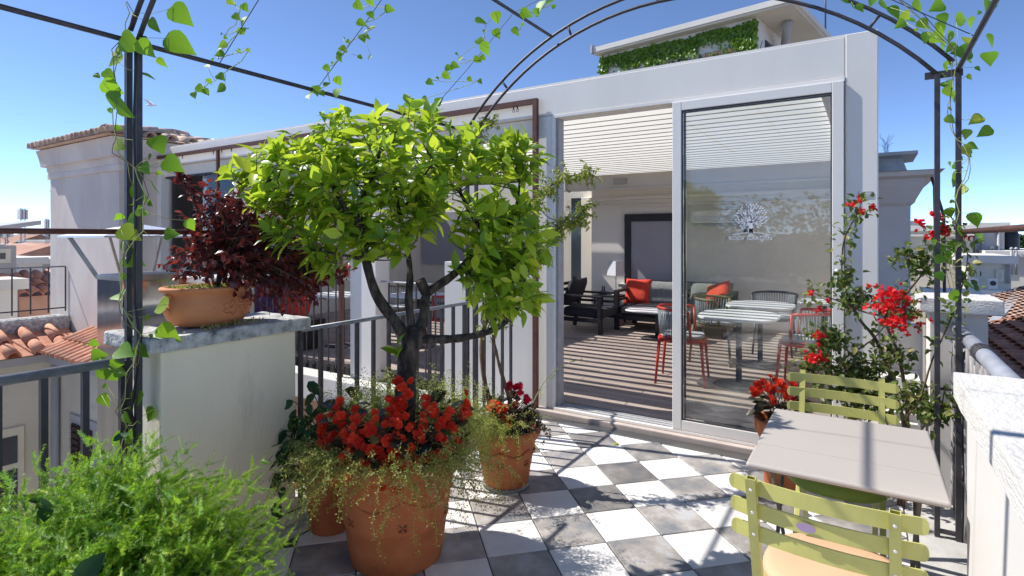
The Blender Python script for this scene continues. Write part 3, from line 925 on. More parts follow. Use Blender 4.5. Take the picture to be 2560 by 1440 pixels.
# rust brown curtain frame in front of the facade
rf = thing('brown_steel_frame', 'rust brown steel awning frame in front of the white glass room', 'frame', (-5.4, 4.2, 0))
yr = YF - .045
MB().bar((-9.3, yr, 2.70), (-2.425, yr, 2.70), .035, .045).build('top_bar', M['rust'], rf)
MB().box(-2.455, yr - .02, .004, -2.415, yr + .02, 2.722).build('post', M['rust'], rf)
MB().box(-7.33, yr - .018, -.02, -7.295, yr + .018, 2.677).build('post', M['rust'], rf)
MB().box(-4.93, yr - .018, -.02, -4.895, yr + .018, 2.677).build('post', M['rust'], rf)
for x in (-2.62, -2.66, -4.4, -5.2, -5.26, -6.2, -7.0, -7.22, -7.42, -8.2):
    h = MB().box(x - .004, yr - .006, 2.655, x + .004, yr + .006, 2.678).build('hook', M['steel'], rf)
    MB().tube([Vector((x, yr, 2.642)) + Vector((math.cos(a), 0, math.sin(a))) * .012 for a in [j * math.pi / 4 for j in range(9)]], .0025, 5).build('ring', M['steel'], h, True)

# ================================================================== FURNITURE IN THE ROOM
def superellipse(a, b, n=3.0, k=40):
    out = []
    for i in range(k):
        t = 2 * math.pi * i / k
        c, s = math.cos(t), math.sin(t)
        out.append((a * math.copysign(abs(c) ** (2 / n), c), b * math.copysign(abs(s) ** (2 / n), s)))
    return out


def cafe_table(label, x, y, a, b, h, rz=0.0, z0=.05):
    t = local('cafe_table', label, 'table', 'white topped pedestal tables inside')
    h -= z0
    MB().prism(superellipse(a / 2, b / 2, 2.8), h - .022, h).build('table_top', M['tabletop_in'], t, bevel=.006)
    MB().tube([(0, 0, .012), (0, 0, h - .022)], .028, 14).build('pedestal', M['steel'], t, True)
    MB().lathe([(.0, .03), (.03, .03), (.06, .016), (.23, .010), (.235, 0), (0, 0)], (0, 0, 0), 28).build('foot', M['steel'], t, True)
    MB().box(-.12, -.02, h - .034, .12, .02, h - .0225).build('bracket', M['steel'], t)
    place(t, (x, y, z0), rz)
    return t


def club_chair(label, x, y, rz, m_frame, m_rope, group='chairs with rope backs inside'):
    """faces local +X"""
    t = local('rope_chair', label, 'chair', group)
    for sx, sy in ((1, 1), (1, -1), (-1, 1), (-1, -1)):
        MB().tube([(sx * .235, sy * .225, 0), (sx * .20, sy * .19, .44)], [.011, .017], 10).build('leg', m_frame, t, True)
    MB().prism(superellipse(.24, .235, 2.6), .425, .452).build('seat', m_frame, t, bevel=.005)
    MB().prism(superellipse(.215, .21, 2.6), .453, .49).build('seat_pad', M['pad'], t, bevel=.012, seg=3)
    arc_ = []
    for k in range(17):
        a = math.pi * (.5 + .12 * -1) + (math.pi + .75) * (k / 16 - .5) * 1.0
        a = math.pi + (k / 16 - .5) * (math.pi + .5)
        arc_.append((.02 + .265 * math.cos(a), .265 * math.sin(a), .735 + .02 * math.cos((k / 16 - .5) * 3)))
    MB().tube(arc_, .015, 10).build('back_rail', m_frame, t, True)
    for s in (0, -1):
        p = arc_[s]
        MB().tube([(p[0] + .02, p[1] * .8, .44), p], .014, 10).build('arm_post', m_frame, t, True)
    low = [(.02 + .24 * math.cos(math.pi + (k / 16 - .5) * (math.pi + .3)), .24 * math.sin(math.pi + (k / 16 - .5) * (math.pi + .3)), .47) for k in range(17)]
    MB().tube(low, .009, 8).build('lower_rail', m_frame, t, True)
    n = 30
    for k in range(1, n):
        f = k / n * 16; i = int(f); fr = f - i
        a = Vector(arc_[i]).lerp(Vector(arc_[min(16, i + 1)]), fr); b = Vector(low[i]).lerp(Vector(low[min(16, i + 1)]), fr)
        MB().tube([a, b], .006, 5).build('rope', m_rope, t, True)
    place(t, (x, y, .05), rz)
    return t


def cushion(w, d, h, n=10, pin=.22, seed=0):
    """soft pillow centred at origin, faces +-Z"""
    mb = MB()
    rng = random.Random(seed)
    for s in (1, -1):
        for i in range(n + 1):
            for j in range(n + 1):
                u = i / n * 2 - 1; v = j / n * 2 - 1
                k = max(0, (1 - u ** 4) * (1 - v ** 4)) ** .5
                e = 1 - pin * .25 * (1 - abs(u)) * abs(v) ** 3 - pin * .25 * (1 - abs(v)) * abs(u) ** 3
                mb.v.append((u * w / 2 * e, v * d / 2 * e, s * h / 2 * (k + .04) + rng.uniform(-.004, .004)))
        b = 0 if s == 1 else (n + 1) ** 2
        for i in range(n):
            for j in range(n):
                q = (b + i * (n + 1) + j, b + (i + 1) * (n + 1) + j, b + (i + 1) * (n + 1) + j + 1, b + i * (n + 1) + j + 1)
                mb.f.append(q if s == 1 else q[::-1])
    m = (n + 1) ** 2
    ring = [i * (n + 1) for i in range(n + 1)] + [n * (n + 1) + j for j in range(1, n + 1)] + [i * (n + 1) + n for i in range(n - 1, -1, -1)] + [j for j in range(n - 1, 0, -1)]
    for k in range(len(ring)):
        a, b = ring[k], ring[(k + 1) % len(ring)]
        mb.f.append((a, a + m, b + m, b))
    return mb


def pillow(name, label, m, loc, rot, w=.45, d=.42, h=.15, seed=0, group=None):
    mb = cushion(w, d, h, seed=seed)
    me = mb.mesh(name, m, True)
    o = bpy.data.objects.new(name, me); COL.objects.link(o)
    o.matrix_basis = Matrix.Translation(loc) @ rot.to_4x4()
    tag(o, label, 'cushion', group)
    return o


# sofa against the back wall, facing the door
sf = thing('lounge_sofa', 'low black framed sofa with charcoal seat against the back wall', 'sofa', (-2.55, 8.9, .05))
MB().box(-3.42, 8.44, .22, -1.70, 9.34, .29).build('seat_frame', M['darkwood'], sf, bevel=.01)
MB().box(-3.34, 8.46, .292, -1.78, 9.20, .44).build('seat_cushion', M['fabric_dark'], sf, bevel=.04, seg=4)
for x in (-3.38, -1.74):
    for y in (8.48, 9.30):
        MB().box(x - .035, y - .035, .05, x + .035, y + .035, .64).build('leg', M['darkwood'], sf, bevel=.006)
    MB().box(x - .04, 8.445, .641, x + .04, 9.335, .68).build('armrest', M['darkwood'], sf, bevel=.006)
    MB().box(x - .02, 8.52, .50, x + .02, 9.26, .54).build('arm_slat', M['darkwood'], sf)
MB().box(-3.34, 9.27, .74, -1.78, 9.32, .80).build('back_rail', M['darkwood'], sf, bevel=.006)
for k in range(3):
    MB().box(-3.34, 9.28, .45 + k * .09, -1.78, 9.31, .50 + k * .09).build('back_slat', M['darkwood'], sf)
rx = Matrix.Rotation(R(68), 3, 'X')
pillow('back_cushion', 'wide grey back cushion at the left half of the sofa', M['fabric_grey'], (-2.80, 9.10, .60), rx, .80, .44, .2, 1)
pillow('back_cushion', 'wide grey back cushion at the right half of the sofa', M['fabric_grey'], (-2.08, 9.12, .60), rx, .66, .44, .2, 2)
pillow('throw_pillow', 'bright red cushion at the left end of the sofa', M['fabric_red'], (-3.22, 9.0, .62), Matrix.Rotation(R(6), 3, 'Z') @ rx, .42, .44, .15, 3)
pillow('throw_pillow', 'orange red cushion tilted at the right end of the sofa', M['fabric_red'], (-1.93, 8.92, .64), Matrix.Rotation(R(-28), 3, 'Z') @ Matrix.Rotation(R(60), 3, 'X') @ Matrix.Rotation(R(20), 3, 'Z'), .40, .42, .14, 4)

# armchair facing right
am = thing('lounge_armchair', 'black wooden lounge armchair with charcoal cushions left of the sofa', 'armchair', (-3.75, 8.2, .05))
for y in (7.88, 8.55):
    MB().bar((-3.40, y, .05), (-3.43, y, .60), .06).build('leg', M['darkwood'], am, bevel=.006)
    MB().bar((-4.16, y, .05), (-4.08, y, .45), .055).build('leg', M['darkwood'], am, bevel=.006)
    MB().bar((-4.079, y, .45), (-4.17, y, .86), .05).build('back_post', M['darkwood'], am, bevel=.006)
    MB().box(-4.06, y - .035, .601, -3.38, y + .035, .635).build('armrest', M['darkwood'], am, bevel=.006)
    MB().box(-4.04, y - .015, .46, -3.45, y + .015, .50).build('arm_slat', M['darkwood'], am)
    MB().box(-4.09, y - .02, .22, -3.44, y + .02, .28).build('side_rail', M['darkwood'], am)
MB().box(-4.06, 7.92, .281, -3.36, 8.51, .43).build('seat_cushion', M['fabric_dark'], am, bevel=.045, seg=4)
for k in range(4):
    MB().bar((-4.10 - k * .02, 7.90, .50 + k * .09), (-4.10 - k * .02, 8.53, .50 + k * .09), .018, .05).build('back_slat', M['darkwood'], am)
me = cushion(.52, .44, .17, seed=7).mesh('back_cushion', M['fabric_dark'], True)
add_obj('back_cushion', me, am, Matrix.Translation((-3.98, 8.21, .66)) @ Matrix.Rotation(R(90), 4, 'Z') @ Matrix.Rotation(R(112), 4, 'X'))

# side table and lamp
st = thing('side_table', 'small black side table between armchair and sofa', 'table', (-3.75, 9.1, .05))
MB().box(-4.0, 8.92, .50, -3.52, 9.30, .53).build('table_top', M['darkwood'], st, bevel=.004)
for x in (-3.97, -3.55):
    for y in (8.95, 9.27):
        MB().box(x - .015, y - .015, .05, x + .015, y + .015, .499).build('leg', M['darkwood'], st)
MB().box(-3.96, 8.955, .30, -3.56, 9.265, .315).build('shelf', M['frame'], st)
lp = thing('table_lamp', 'slim chrome lamp with pale tapered shade on the side table', 'lamp', (-3.66, 9.14, .53))
MB().lathe([(0, .0), (.085, 0), (.085, .012), (.02, .02), (.012, .03), (0, .03)], (-3.66, 9.14, .532), 24).build('base', M['cowl'], lp, True)
MB().tube([(-3.66, 9.14, .56), (-3.66, 9.14, .90)], .008, 10).build('stem', M['cowl'], lp, True)
MB().lathe([(.155, .0), (.115, .25), (.112, .25), (.152, 0)], (-3.66, 9.14, .865), 4, rot=R(20)).build('shade', M['lampshade'], lp)
tr = thing('pencil_cup', 'small blue box with dark bottles on the side table', 'cup', (-3.86, 9.05, .53))
MB().box(-3.90, 9.01, .531, -3.81, 9.09, .60).build('box', mat('blue_box', (.06, .10, .2), .6), tr)
for k in range(2):
    MB().tube([(-3.87 + k * .035, 9.05, .601), (-3.87 + k * .035, 9.05, .66), (-3.87 + k * .035, 9.05, .70)], [.012, .012, .005], 8).build('bottle', M['black'], tr, True)

cafe_table('white oval pedestal table just inside the sliding door glass', -1.08, 5.93, .74, .84, .75)
cafe_table('white oval pedestal table behind the nearest table inside the room', -1.04, 6.98, .72, .80, .75)
cafe_table('low white table standing in front of the sofa', -2.58, 8.02, .92, .5, .46)
cafe_table('white pedestal table far at right inside, behind the red chairs', -.45, 8.0, .6, .7, .72)
cafe_table('white pedestal table in the bay right of the broad white column', -5.12, 5.75, .76, .76, .75)
cafe_table('white pedestal table in the bay left of the broad white column', -6.05, 5.25, .76, .72, .75)
cafe_table('white pedestal table at the back of the left room', -4.9, 7.4, .8, .72, .75)

club_chair('red framed rope chair at the near table, half behind the door stile', -1.60, 5.80, R(8), M['redpaint'], M['rope'])
club_chair('olive framed rope chair at the second table', -1.52, 6.92, R(-5), M['olivewood'], M['rope'])
club_chair('red framed rope chair on the right of the near table behind flowers', -.50, 6.15, R(176), M['redpaint'], M['rope'])
club_chair('dark rope chair beyond the second table with its back to the wall', -1.0, 7.85, R(-90), M['darkwood'], M['rope'])
club_chair('red framed chair seen through the pier railing left of the tree trunk', -4.45, 5.6, R(180), M['redpaint'], M['rope'])
club_chair('olive framed chair beside the table in the left room', -5.75, 5.9, R(-10), M['olivewood'], M['rope'])
club_chair('dark chair at the rear table of the left room', -4.2, 7.3, R(185), M['darkwood'], M['rope'])
bn = thing('bench_seat', 'dark bench against the railing in the left bay', 'bench', (-6.6, 4.9, .05))
MB().box(-7.0, 4.62, .35, -6.15, 5.05, .43).build('seat', M['darkwood'], bn, bevel=.01)
for x in (-6.95, -6.2):
    MB().box(x - .03, 4.66, .05, x + .03, 5.0, .349).build('leg', M['darkwood'], bn)
pillow('throw_pillow', 'red cushion on the bench seen through the railing', M['fabric_red'], (-6.55, 4.88, .63), Matrix.Rotation(R(70), 3, 'X'), .6, .4, .16, 9)
pc = thing('purple_cabinet', 'small purple painted cabinet inside the far left bay', 'cabinet', (-8.0, 5.4, .05))
MB().box(-8.45, 5.4, .05, -7.75, 5.75, 1.15).build('body', M['purple'], pc, bevel=.006)
for k in (0, 1):
    MB().box(-8.42 + k * .34, 5.385, .12, -8.11 + k * .34, 5.399, 1.08).build('door', M['purple'], pc, bevel=.006)
wt = thing('white_pedestal', 'white square stone pedestal behind the terracotta bowl', 'pedestal', (-5.2, 3.1, -3))
MB().box(-6.28, 3.35, -3.0, -5.88, 3.75, 1.02).build('shaft', M['parapet'], wt)
MB().box(-6.36, 3.27, 1.021, -5.80, 3.83, 1.09).build('cap', M['parapet'], wt, bevel=.01)

# ================================================================== BISTRO SET ON THE TERRACE
bt = thing('bistro_table', 'taupe metal folding bistro table between the two lime chairs', 'table', (-.075, 2.465, 0))
x0, x1, y0, y1, zt = -.36, .212, 2.098, 2.838, .73
mb = MB()
# sheet top with rounded rolled rim
mb.box(x0, y0, zt - .02, x1, y1, zt)
mb.build('table_top', M['ttop'], bt, bevel=.0095, seg=4)
MB().box(x0 + .002, (y0 + y1) / 2 - .15, zt + .0001, x1 - .002, (y0 + y1) / 2 - .1485, zt + .0006).build('crease', M['ttop'], bt)
for y in (y0 + .07, y1 - .07):
    MB().box(x0 + .03, y - .012, zt - .042, x1 - .03, y + .012, zt - .021).build('batten', M['tleg'], bt)
for sx in (x0 + .06, x1 - .06):
    i = .012 if sx < 0 else -.012
    MB().tube([(sx, y0 + .06, .01), (sx, y1 - .10, zt - .045)], .0075, 8).build('leg', M['tleg'], bt, True)
    MB().tube([(sx + i, y1 - .06, .01), (sx + i, y0 + .10, zt - .045)], .0075, 8).build('leg', M['tleg'], bt, True)
for y in (y0 + .14, y1 - .14):
    MB().tube([(x0 + .06, y, .11), (x1 - .06, y, .11)], .006, 8).build('stretcher', M['tleg'], bt, True)


def slat_curve(w, depth, n=14):
    """points of a backrest slat bowed towards -Y at its middle"""
    return [(-w / 2 + w * k / n, -depth * (1 - (2 * k / n - 1) ** 2)) for k in range(n + 1)]


def bistro_chair(label, pad_mat, pad_label, pad_y=.24, pad_z=0.0):
    """sits facing +Y, backrest near y = 0"""
    t = local('bistro_chair', label, 'chair', 'lime metal bistro chairs')
    wp = .168
    for s in (-1, 1):
        # hollow square upright that runs on as the front leg
        a = Vector((s * wp, -.068, .838)); b = Vector((s * wp, .035, .44)); c = Vector((s * wp, .40, .0))
        for p, q in ((a, b),):
            d = .0115
            for ox, oy in ((-d, 0), (d, 0), (0, -d), (0, d)):
                MBt = MB(); wx = .0025 if ox else .0255; wy = .0025 if oy else .0255
                MBt.bar(p + Vector((ox, oy, 0)), q + Vector((ox, oy, 0)), wx, wy) if False else MBt.obox(
                    Matrix.Translation((p + q) / 2 + Vector((ox, oy, 0))) @ (q - p).to_track_quat('-Z', 'Y').to_matrix().to_4x4(), wx, wy, (q - p).length)
                if ox == -d: up = MBt
                else: up.add(MBt.v, MBt.f)
            up.build('upright', M['chair'], t)
        MB().bar(b - Vector((0, 0, 0)), c, .024, .014).build('front_leg', M['chair'], t, bevel=.002)
        MB().bar((s * (wp - .028), .36, .445), (s * (wp - .028), -.05, .0), .022, .013).build('rear_leg', M['chair'], t, bevel=.002)
        MB().bar((s * (wp - .012), .0, .443), (s * (wp - .012), .39, .443), .02, .012).build('seat_rail', M['chair'], t)
    for k, z in enumerate((.805, .735, .665)):
        mb = MB(); h = .0215; th = .006
        cv = slat_curve(.445, .03)
        n = len(cv)
        y_off = -.032 + (.805 - z) * .17
        ring = []
        for i, (x, yv) in enumerate(cv):
            e = 1.0
            if i == 0 or i == n - 1: e = .45
            zz = h * e
            ring.append([(x, yv + y_off - th / 2, z - zz), (x, yv + y_off + th / 2, z - zz), (x, yv + y_off + th / 2, z + zz), (x, yv + y_off - th / 2, z + zz)])
        # rounded ends
        xl = cv[0][0]; xr = cv[-1][0]
        lead = [(xl - .006, ring[0]), (xr + .006, ring[-1])]
        vs = []; fs = []
        for r in ring: vs += r
        for i in range(n - 1):
            for q in range(4):
                fs.append((i * 4 + q, i * 4 + (q + 1) % 4, (i + 1) * 4 + (q + 1) % 4, (i + 1) * 4 + q))
        fs.append((3, 2, 1, 0)); fs.append(tuple((n - 1) * 4 + q for q in range(4)))
        mb.add(vs, fs)
        # densify the ends so they read as half round
        mb2 = MB()
        for sgn, xe, ye in ((-1, xl, cv[0][1]), (1, xr, cv[-1][1])):
            poly = []
            for q in range(9):
                a = -math.pi / 2 + math.pi * q / 8
                poly.append((xe + sgn * .014 * math.cos(a), ye + y_off - th / 2 - sgn * 0, z + h * math.sin(a)))
            mb2.extr(poly, (0, 0, 0), (0, th, 0))
        mb.add(mb2.v, mb2.f)
        # slat mid part keeps full height to the rounded end
        for idx in (0, n - 1):
            base = idx * 4
            x, yv = cv[idx]
            mb.v[base] = (x, yv + y_off - th / 2, z - h); mb.v[base + 1] = (x, yv + y_off + th / 2, z - h)
            mb.v[base + 2] = (x, yv + y_off + th / 2, z + h); mb.v[base + 3] = (x, yv + y_off - th / 2, z + h)
        mb.build('back_slat', M['chair'], t, fix=True)
    for k in range(7):
        yv = .02 + k * .058
        w = .40 if k < 6 else .38
        MB().box(-w / 2, yv, .452, w / 2, yv + .034, .459).build('seat_slat', M['chair'], t, bevel=.002)
    for s in (-1, 1):
        for z in (.805, .735, .665):
            yb = -.06 + (.82 - z) * .26
            me = MB().lathe([(0, .004), (.004, .004), (.0055, 0), (0, 0)], (0, 0, 0), 10).mesh('bolt', M['cowl'], True)
            add_obj('bolt', me, t, Matrix.Translation((s * wp, yb - .014, z)) @ Matrix.Rotation(R(90), 4, 'X'))
    MB().tube([(-wp, .30, .135), (wp, .30, .135)], .007, 8).build('stretcher', M['chair'], t, True)
    MB().tube([(-wp + .028, .05, .115), (wp - .028, .05, .115)], .007, 8).build('stretcher', M['chair'], t, True)
    mb = MB()
    sh = superellipse(.195, .2, 2.5, 40)
    prof = [(.0, .462), (.92, .462), (1.0, .475), (1.0, .487), (.96, .498), (.85, .504), (.5, .508), (0, .509)]
    b = 0
    for r, z in prof:
        mb.v += [(p[0] * r, pad_y + p[1] * r, z + (pad_z if z < .49 else pad_z * .3)) for p in sh]
    kk = len(sh)
    for j in range(len(prof) - 1):
        for i in range(kk):
            mb.f.append((j * kk + i, j * kk + (i + 1) % kk, (j + 1) * kk + (i + 1) % kk, (j + 1) * kk + i))
    mb.build('seat_pad', pad_mat, t, True, label=pad_label)
    return t


c1 = bistro_chair('lime green slatted bistro chair nearest the viewer, with peach pad', M['peach'], 'round peach seat pad')
mb = MB(); kk = 22
mb.add([(.024 * math.cos(2 * math.pi * k / kk) - .03, -.0595 - .0, .735 + .0125 * math.sin(2 * math.pi * k / kk)) for k in range(kk)], [tuple(range(kk))[::-1]])
mb.v = [(p[0], p[1] + .0003 * 0 - .0008 * 0 + .0, p[2]) for p in mb.v]
mb.build('sticker', mat('lilac_sticker', (.36, .26, .42), .5), c1, label='oval lilac sticker on the middle slat')
place(c1, (-.105, 1.755, 0), R(-4))
c2 = bistro_chair('lime green slatted bistro chair behind the taupe table, with green pad', M['greenpad'], 'round green seat pad', .29, -.03)
place(c2, (-.11, 3.155, 0), R(180))

# climbing vine leaves: x, y, z, length
V_LEFT = [(-2.405,1.24,2.435,0.096),(-2.486,1.173,2.389,0.059),(-2.425,1.247,2.319,0.11),(-2.576,1.123,2.316,0.099),(-2.513,1.152,2.292,0.075),(-2.648,1.106,2.291,0.07),(-2.718,1.123,2.271,0.072),(-2.534,1.226,2.258,0.045),(-2.579,1.193,2.201,0.051),(-2.659,1.078,2.189,0.05),(-2.738,1.066,2.195,0.028),(-2.653,1.089,2.137,0.076),(-2.637,1.086,2.085,0.07),(-2.591,1.107,2.042,0.089),(-2.655,1.08,2.041,0.024),(-2.706,1.132,1.984,0.029),(-2.689,1.131,1.907,0.065),(-2.547,1.218,1.908,0.082),(-2.494,1.251,1.823,0.086),(-2.531,1.156,1.8,0.06),(-2.527,1.172,1.85,0.028),(-2.525,1.211,1.787,0.024),(-2.607,1.171,1.7,0.092),(-2.566,1.212,1.726,0.061),(-2.633,1.172,1.653,0.051),(-2.529,1.144,1.621,0.05),(-2.557,1.188,1.657,0.028),(-2.677,1.12,1.601,0.037),(-2.613,1.141,1.589,0.056),(-2.368,1.257,1.566,0.048),(-2.467,1.23,1.53,0.056),(-2.571,1.118,1.53,0.083),(-2.672,1.154,1.474,0.078),(-2.643,1.164,1.419,0.092),(-2.646,1.125,1.347,0.032),(-2.634,1.103,1.272,0.07),(-2.554,1.226,1.218,0.086),(-2.565,1.179,1.176,0.028),(-2.628,1.176,1.129,0.07),(-2.513,1.245,1.104,0.098),(-2.743,1.059,1.07,0.036),(-2.766,1.033,1.066,0.02),(-2.528,1.206,1.117,0.016),(-2.534,1.182,1.1,0.024),(-2.598,1.11,1.041,0.083),(-2.553,1.155,1.039,0.064),(-2.762,1.083,1.016,0.061),(-2.671,1.05,0.994,0.051),(-2.613,1.087,0.994,0.049),(-2.7,1.1,0.944,0.091),(-2.625,1.107,0.953,0.05),(-2.713,1.081,0.888,0.024),(-2.703,1.08,0.831,0.056),(-2.574,1.146,0.843,0.064),(-2.6,1.207,0.753,0.066),(-2.596,1.115,0.764,0.052),(-2.604,1.135,0.799,0.02),(-2.553,1.143,0.75,0.02),(-2.656,1.129,0.662,0.073),(-2.577,1.137,0.695,0.048),(-2.636,1.108,0.63,0.032),(-2.666,1.136,0.588,0.057),(-2.569,1.147,0.977,0.02),(-2.706,1.088,0.857,0.016)]
V_G1 = [(-2.61,1.577,2.659,0.042),(-2.42,1.53,2.572,0.04),(-2.483,1.528,2.542,0.04),(-2.448,1.538,2.519,0.049),(-2.515,1.57,2.492,0.036),(-2.481,1.561,2.492,0.027),(-2.619,1.539,2.44,0.042),(-2.649,1.544,2.429,0.037),(-2.641,1.536,2.4,0.042),(-2.502,1.552,2.393,0.023),(-2.39,1.527,2.37,0.022),(-2.637,1.565,2.487,0.023),(-2.693,1.577,2.519,0.014),(-2.819,1.579,2.383,0.039),(-2.678,1.567,2.302,0.047),(-2.802,1.58,2.301,0.034),(-2.791,1.528,2.25,0.048),(-2.764,1.542,2.235,0.038),(-2.704,1.58,2.251,0.052),(-2.926,1.569,2.247,0.039),(-2.722,1.549,2.39,0.014)]
V_G2 = [(-2.358,2.157,2.786,0.058),(-2.242,2.135,2.774,0.046),(-2.116,2.149,2.713,0.05),(-2.214,2.111,2.689,0.046),(-2.276,2.104,2.658,0.051),(-2.244,2.122,2.625,0.066),(-2.263,2.1,2.575,0.051),(-2.251,2.118,2.584,0.041),(-2.477,2.158,2.633,0.016),(-2.392,2.114,2.584,0.026),(-2.405,2.092,2.539,0.047),(-2.437,2.095,2.519,0.037),(-2.45,2.103,2.499,0.042),(-2.333,2.146,2.497,0.029),(-2.232,2.116,2.47,0.025),(-2.519,2.112,2.489,0.016),(-2.547,2.099,2.459,0.043),(-2.525,2.159,2.398,0.052),(-2.576,2.121,2.381,0.038),(-2.648,2.107,2.35,0.057),(-2.584,2.097,2.323,0.038),(-2.464,2.096,2.308,0.058),(-2.711,2.104,2.326,0.044),(-2.736,2.138,2.355,0.028)]
V_G3 = [(-2.152,3.024,2.942,0.076),(-2.025,3.015,2.934,0.074),(-2.044,3.052,2.845,0.063),(-2.135,3.032,2.878,0.019),(-2.205,3.094,2.835,0.071),(-2.115,3.022,2.75,0.088),(-2.201,3.055,2.703,0.058),(-2.172,3.075,2.717,0.045),(-2.372,3.046,2.77,0.026),(-2.38,3.092,2.751,0.04),(-2.39,3.051,2.695,0.059),(-2.428,3.033,2.68,0.053),(-2.459,3.046,2.633,0.066),(-2.238,3.016,2.57,0.038),(-2.175,3.047,2.552,0.038),(-2.531,3.034,2.627,0.027),(-2.642,3.083,2.625,0.055),(-2.683,3.078,2.5,0.062),(-2.533,3.053,2.473,0.067),(-2.751,3.018,2.465,0.082),(-2.713,3.034,2.424,0.055),(-2.556,3.033,2.388,0.081),(-2.852,3.031,2.443,0.056),(-2.842,3.033,2.474,0.042)]
V_G4 = [(-1.643,2.909,2.885,0.08),(-1.672,2.805,2.814,0.072),(-1.559,2.865,2.88,0.05),(-1.662,2.904,2.852,0.051),(-1.747,2.807,2.725,0.056),(-1.578,2.965,2.895,0.029),(-1.705,2.815,2.761,0.022)]
V_RIGHT = [(-0.058,3.107,2.61,0.036),(-0.029,3.118,2.598,0.045),(-0.084,3.057,2.623,0.04),(0.019,3.195,2.643,0.041),(0.071,3.237,2.627,0.065),(0.111,3.245,2.589,0.073),(0.21,3.392,2.646,0.066),(0.3,3.584,2.693,0.078),(0.163,3.407,2.616,0.052),(0.184,3.438,2.602,0.053),(0.134,3.304,2.547,0.051),(0.24,3.482,2.583,0.058),(0.327,3.61,2.629,0.064),(0.205,3.433,2.547,0.019),(0.25,3.513,2.524,0.053),(0.302,3.548,2.525,0.078),(0.354,3.59,2.532,0.058),(0.316,3.584,2.578,0.068),(0.4,3.573,2.606,0.077),(0.447,3.681,2.613,0.054),(0.526,3.734,2.696,0.074),(0.468,3.593,2.63,0.024),(0.534,3.742,2.525,0.069),(0.529,3.737,2.432,0.079),(0.325,3.594,2.489,0.044),(0.35,3.515,2.454,0.052),(0.435,3.67,2.52,0.064),(0.398,3.556,2.437,0.091),(0.431,3.676,2.424,0.064),(0.354,3.592,2.404,0.044),(0.33,3.505,2.358,0.048),(0.466,3.603,2.355,0.029),(0.438,3.641,2.325,0.034),(0.329,3.564,2.329,0.034),(0.302,3.573,2.333,0.024),(0.344,3.616,2.296,0.059),(0.34,3.53,2.241,0.053),(0.363,3.519,2.204,0.062),(0.359,3.625,2.173,0.022),(0.348,3.51,2.097,0.048),(0.467,3.688,2.115,0.064),(0.416,3.566,2.028,0.048),(0.504,3.703,2.051,0.064),(0.416,3.644,1.958,0.063),(0.455,3.68,1.98,0.049),(0.399,3.606,1.919,0.034),(0.391,3.64,1.88,0.044),(0.348,3.533,1.882,0.024),(0.442,3.648,1.928,0.019),(0.379,3.567,1.823,0.058),(0.381,3.635,1.797,0.049),(0.397,3.631,1.749,0.068),(0.364,3.575,1.696,0.024),(0.352,3.574,1.64,0.053),(0.452,3.578,1.602,0.071),(0.395,3.543,1.543,0.062),(0.483,3.665,1.521,0.078),(0.286,3.527,1.491,0.029),(0.303,3.583,1.452,0.059),(0.371,3.595,1.468,0.073),(0.406,3.562,1.471,0.052),(0.316,3.532,1.407,0.053),(0.35,3.601,1.401,0.059),(0.347,3.57,1.432,0.034),(0.306,3.484,1.321,0.048),(0.403,3.643,1.317,0.054),(0.434,3.661,1.275,0.059),(0.367,3.531,1.221,0.062)]

# ================================================================== POTS AND PLANTS
def pot(label, x, y, prof, m=None, z0=0.0, rings=(), n=44, sx=1, sy=1, rot=0):
    t = thing('flower_pot', label, 'pot', (x, y, z0))
    MB().lathe(prof, (x, y, z0), n, sx, sy, rot).build('body', m or M['terracotta'], t, True)
    return t


def disc_soil(t, x, y, z, r, sx=1, sy=1, rot=0):
    mb = MB(); mb.lathe([(0, .012), (r * .5, .01), (r, 0)], (x, y, z), 28, sx, sy, rot)
    mb.build('soil', M['soil'], t, True)


P1 = (-1.91, 1.985)
p1 = pot('big terracotta pot with garland relief holding the lemon tree', *P1,
         [(0, 0), (.205, 0), (.215, .008), (.222, .06), (.226, .066), (.230, .11), (.240, .19), (.247, .197), (.249, .215), (.246, .225), (.262, .33), (.275, .40), (.292, .415), (.30, .43), (.302, .45), (.318, .462), (.338, .47), (.348, .485), (.348, .515), (.338, .527), (.315, .527), (.305, .515), (.295, .44), (0, .44)])
disc_soil(p1, *P1, .47, .30)
# garland swags and rosettes in relief
def swags(t, cx, cy, zc, r0, r1, z0, z1, nsw, thick, dip, a_off=0.0):
    rr = lambda z: r0 + (r1 - r0) * (z - z0) / (z1 - z0)
    for k in range(nsw):
        a0 = a_off + 2 * math.pi * k / nsw; a1 = a_off + 2 * math.pi * (k + 1) / nsw
        pts = []
        for i in range(13):
            f = i / 12; a = a0 + (a1 - a0) * f
            z = zc - dip * math.sin(math.pi * f)
            r = rr(z) + .001
            pts.append((cx + r * math.cos(a), cy + r * math.sin(a), z))
        rs = [thick * (.5 + .5 * math.sin(math.pi * i / 12)) * random.uniform(.8, 1.2) for i in range(13)]
        MB().tube(pts, rs, 7).build('garland', M['terracotta'], t, True)
        a = a0; z = zc - dip * 1.1
        am_ = (a0 + a1) / 2
        for q in range(8):
            b = q * math.pi / 4
            r = rr(zc - dip * 2.2)
            ct = Vector((cx + r * math.cos(a), cy + r * math.sin(a), zc - dip * 2.2))
            tg = Vector((-math.sin(a), math.cos(a), 0))
            p = ct + tg * (.022 * math.cos(b)) + Vector((0, 0, .022 * math.sin(b)))
            MB().tube([ct, p], [.003, .006], 5).build('rosette_petal', M['terradark'] if q % 2 else M['terracotta'], t, True)


swags(p1, P1[0], P1[1], .36, .222, .27, .06, .4, 6, .013, .055, .35)

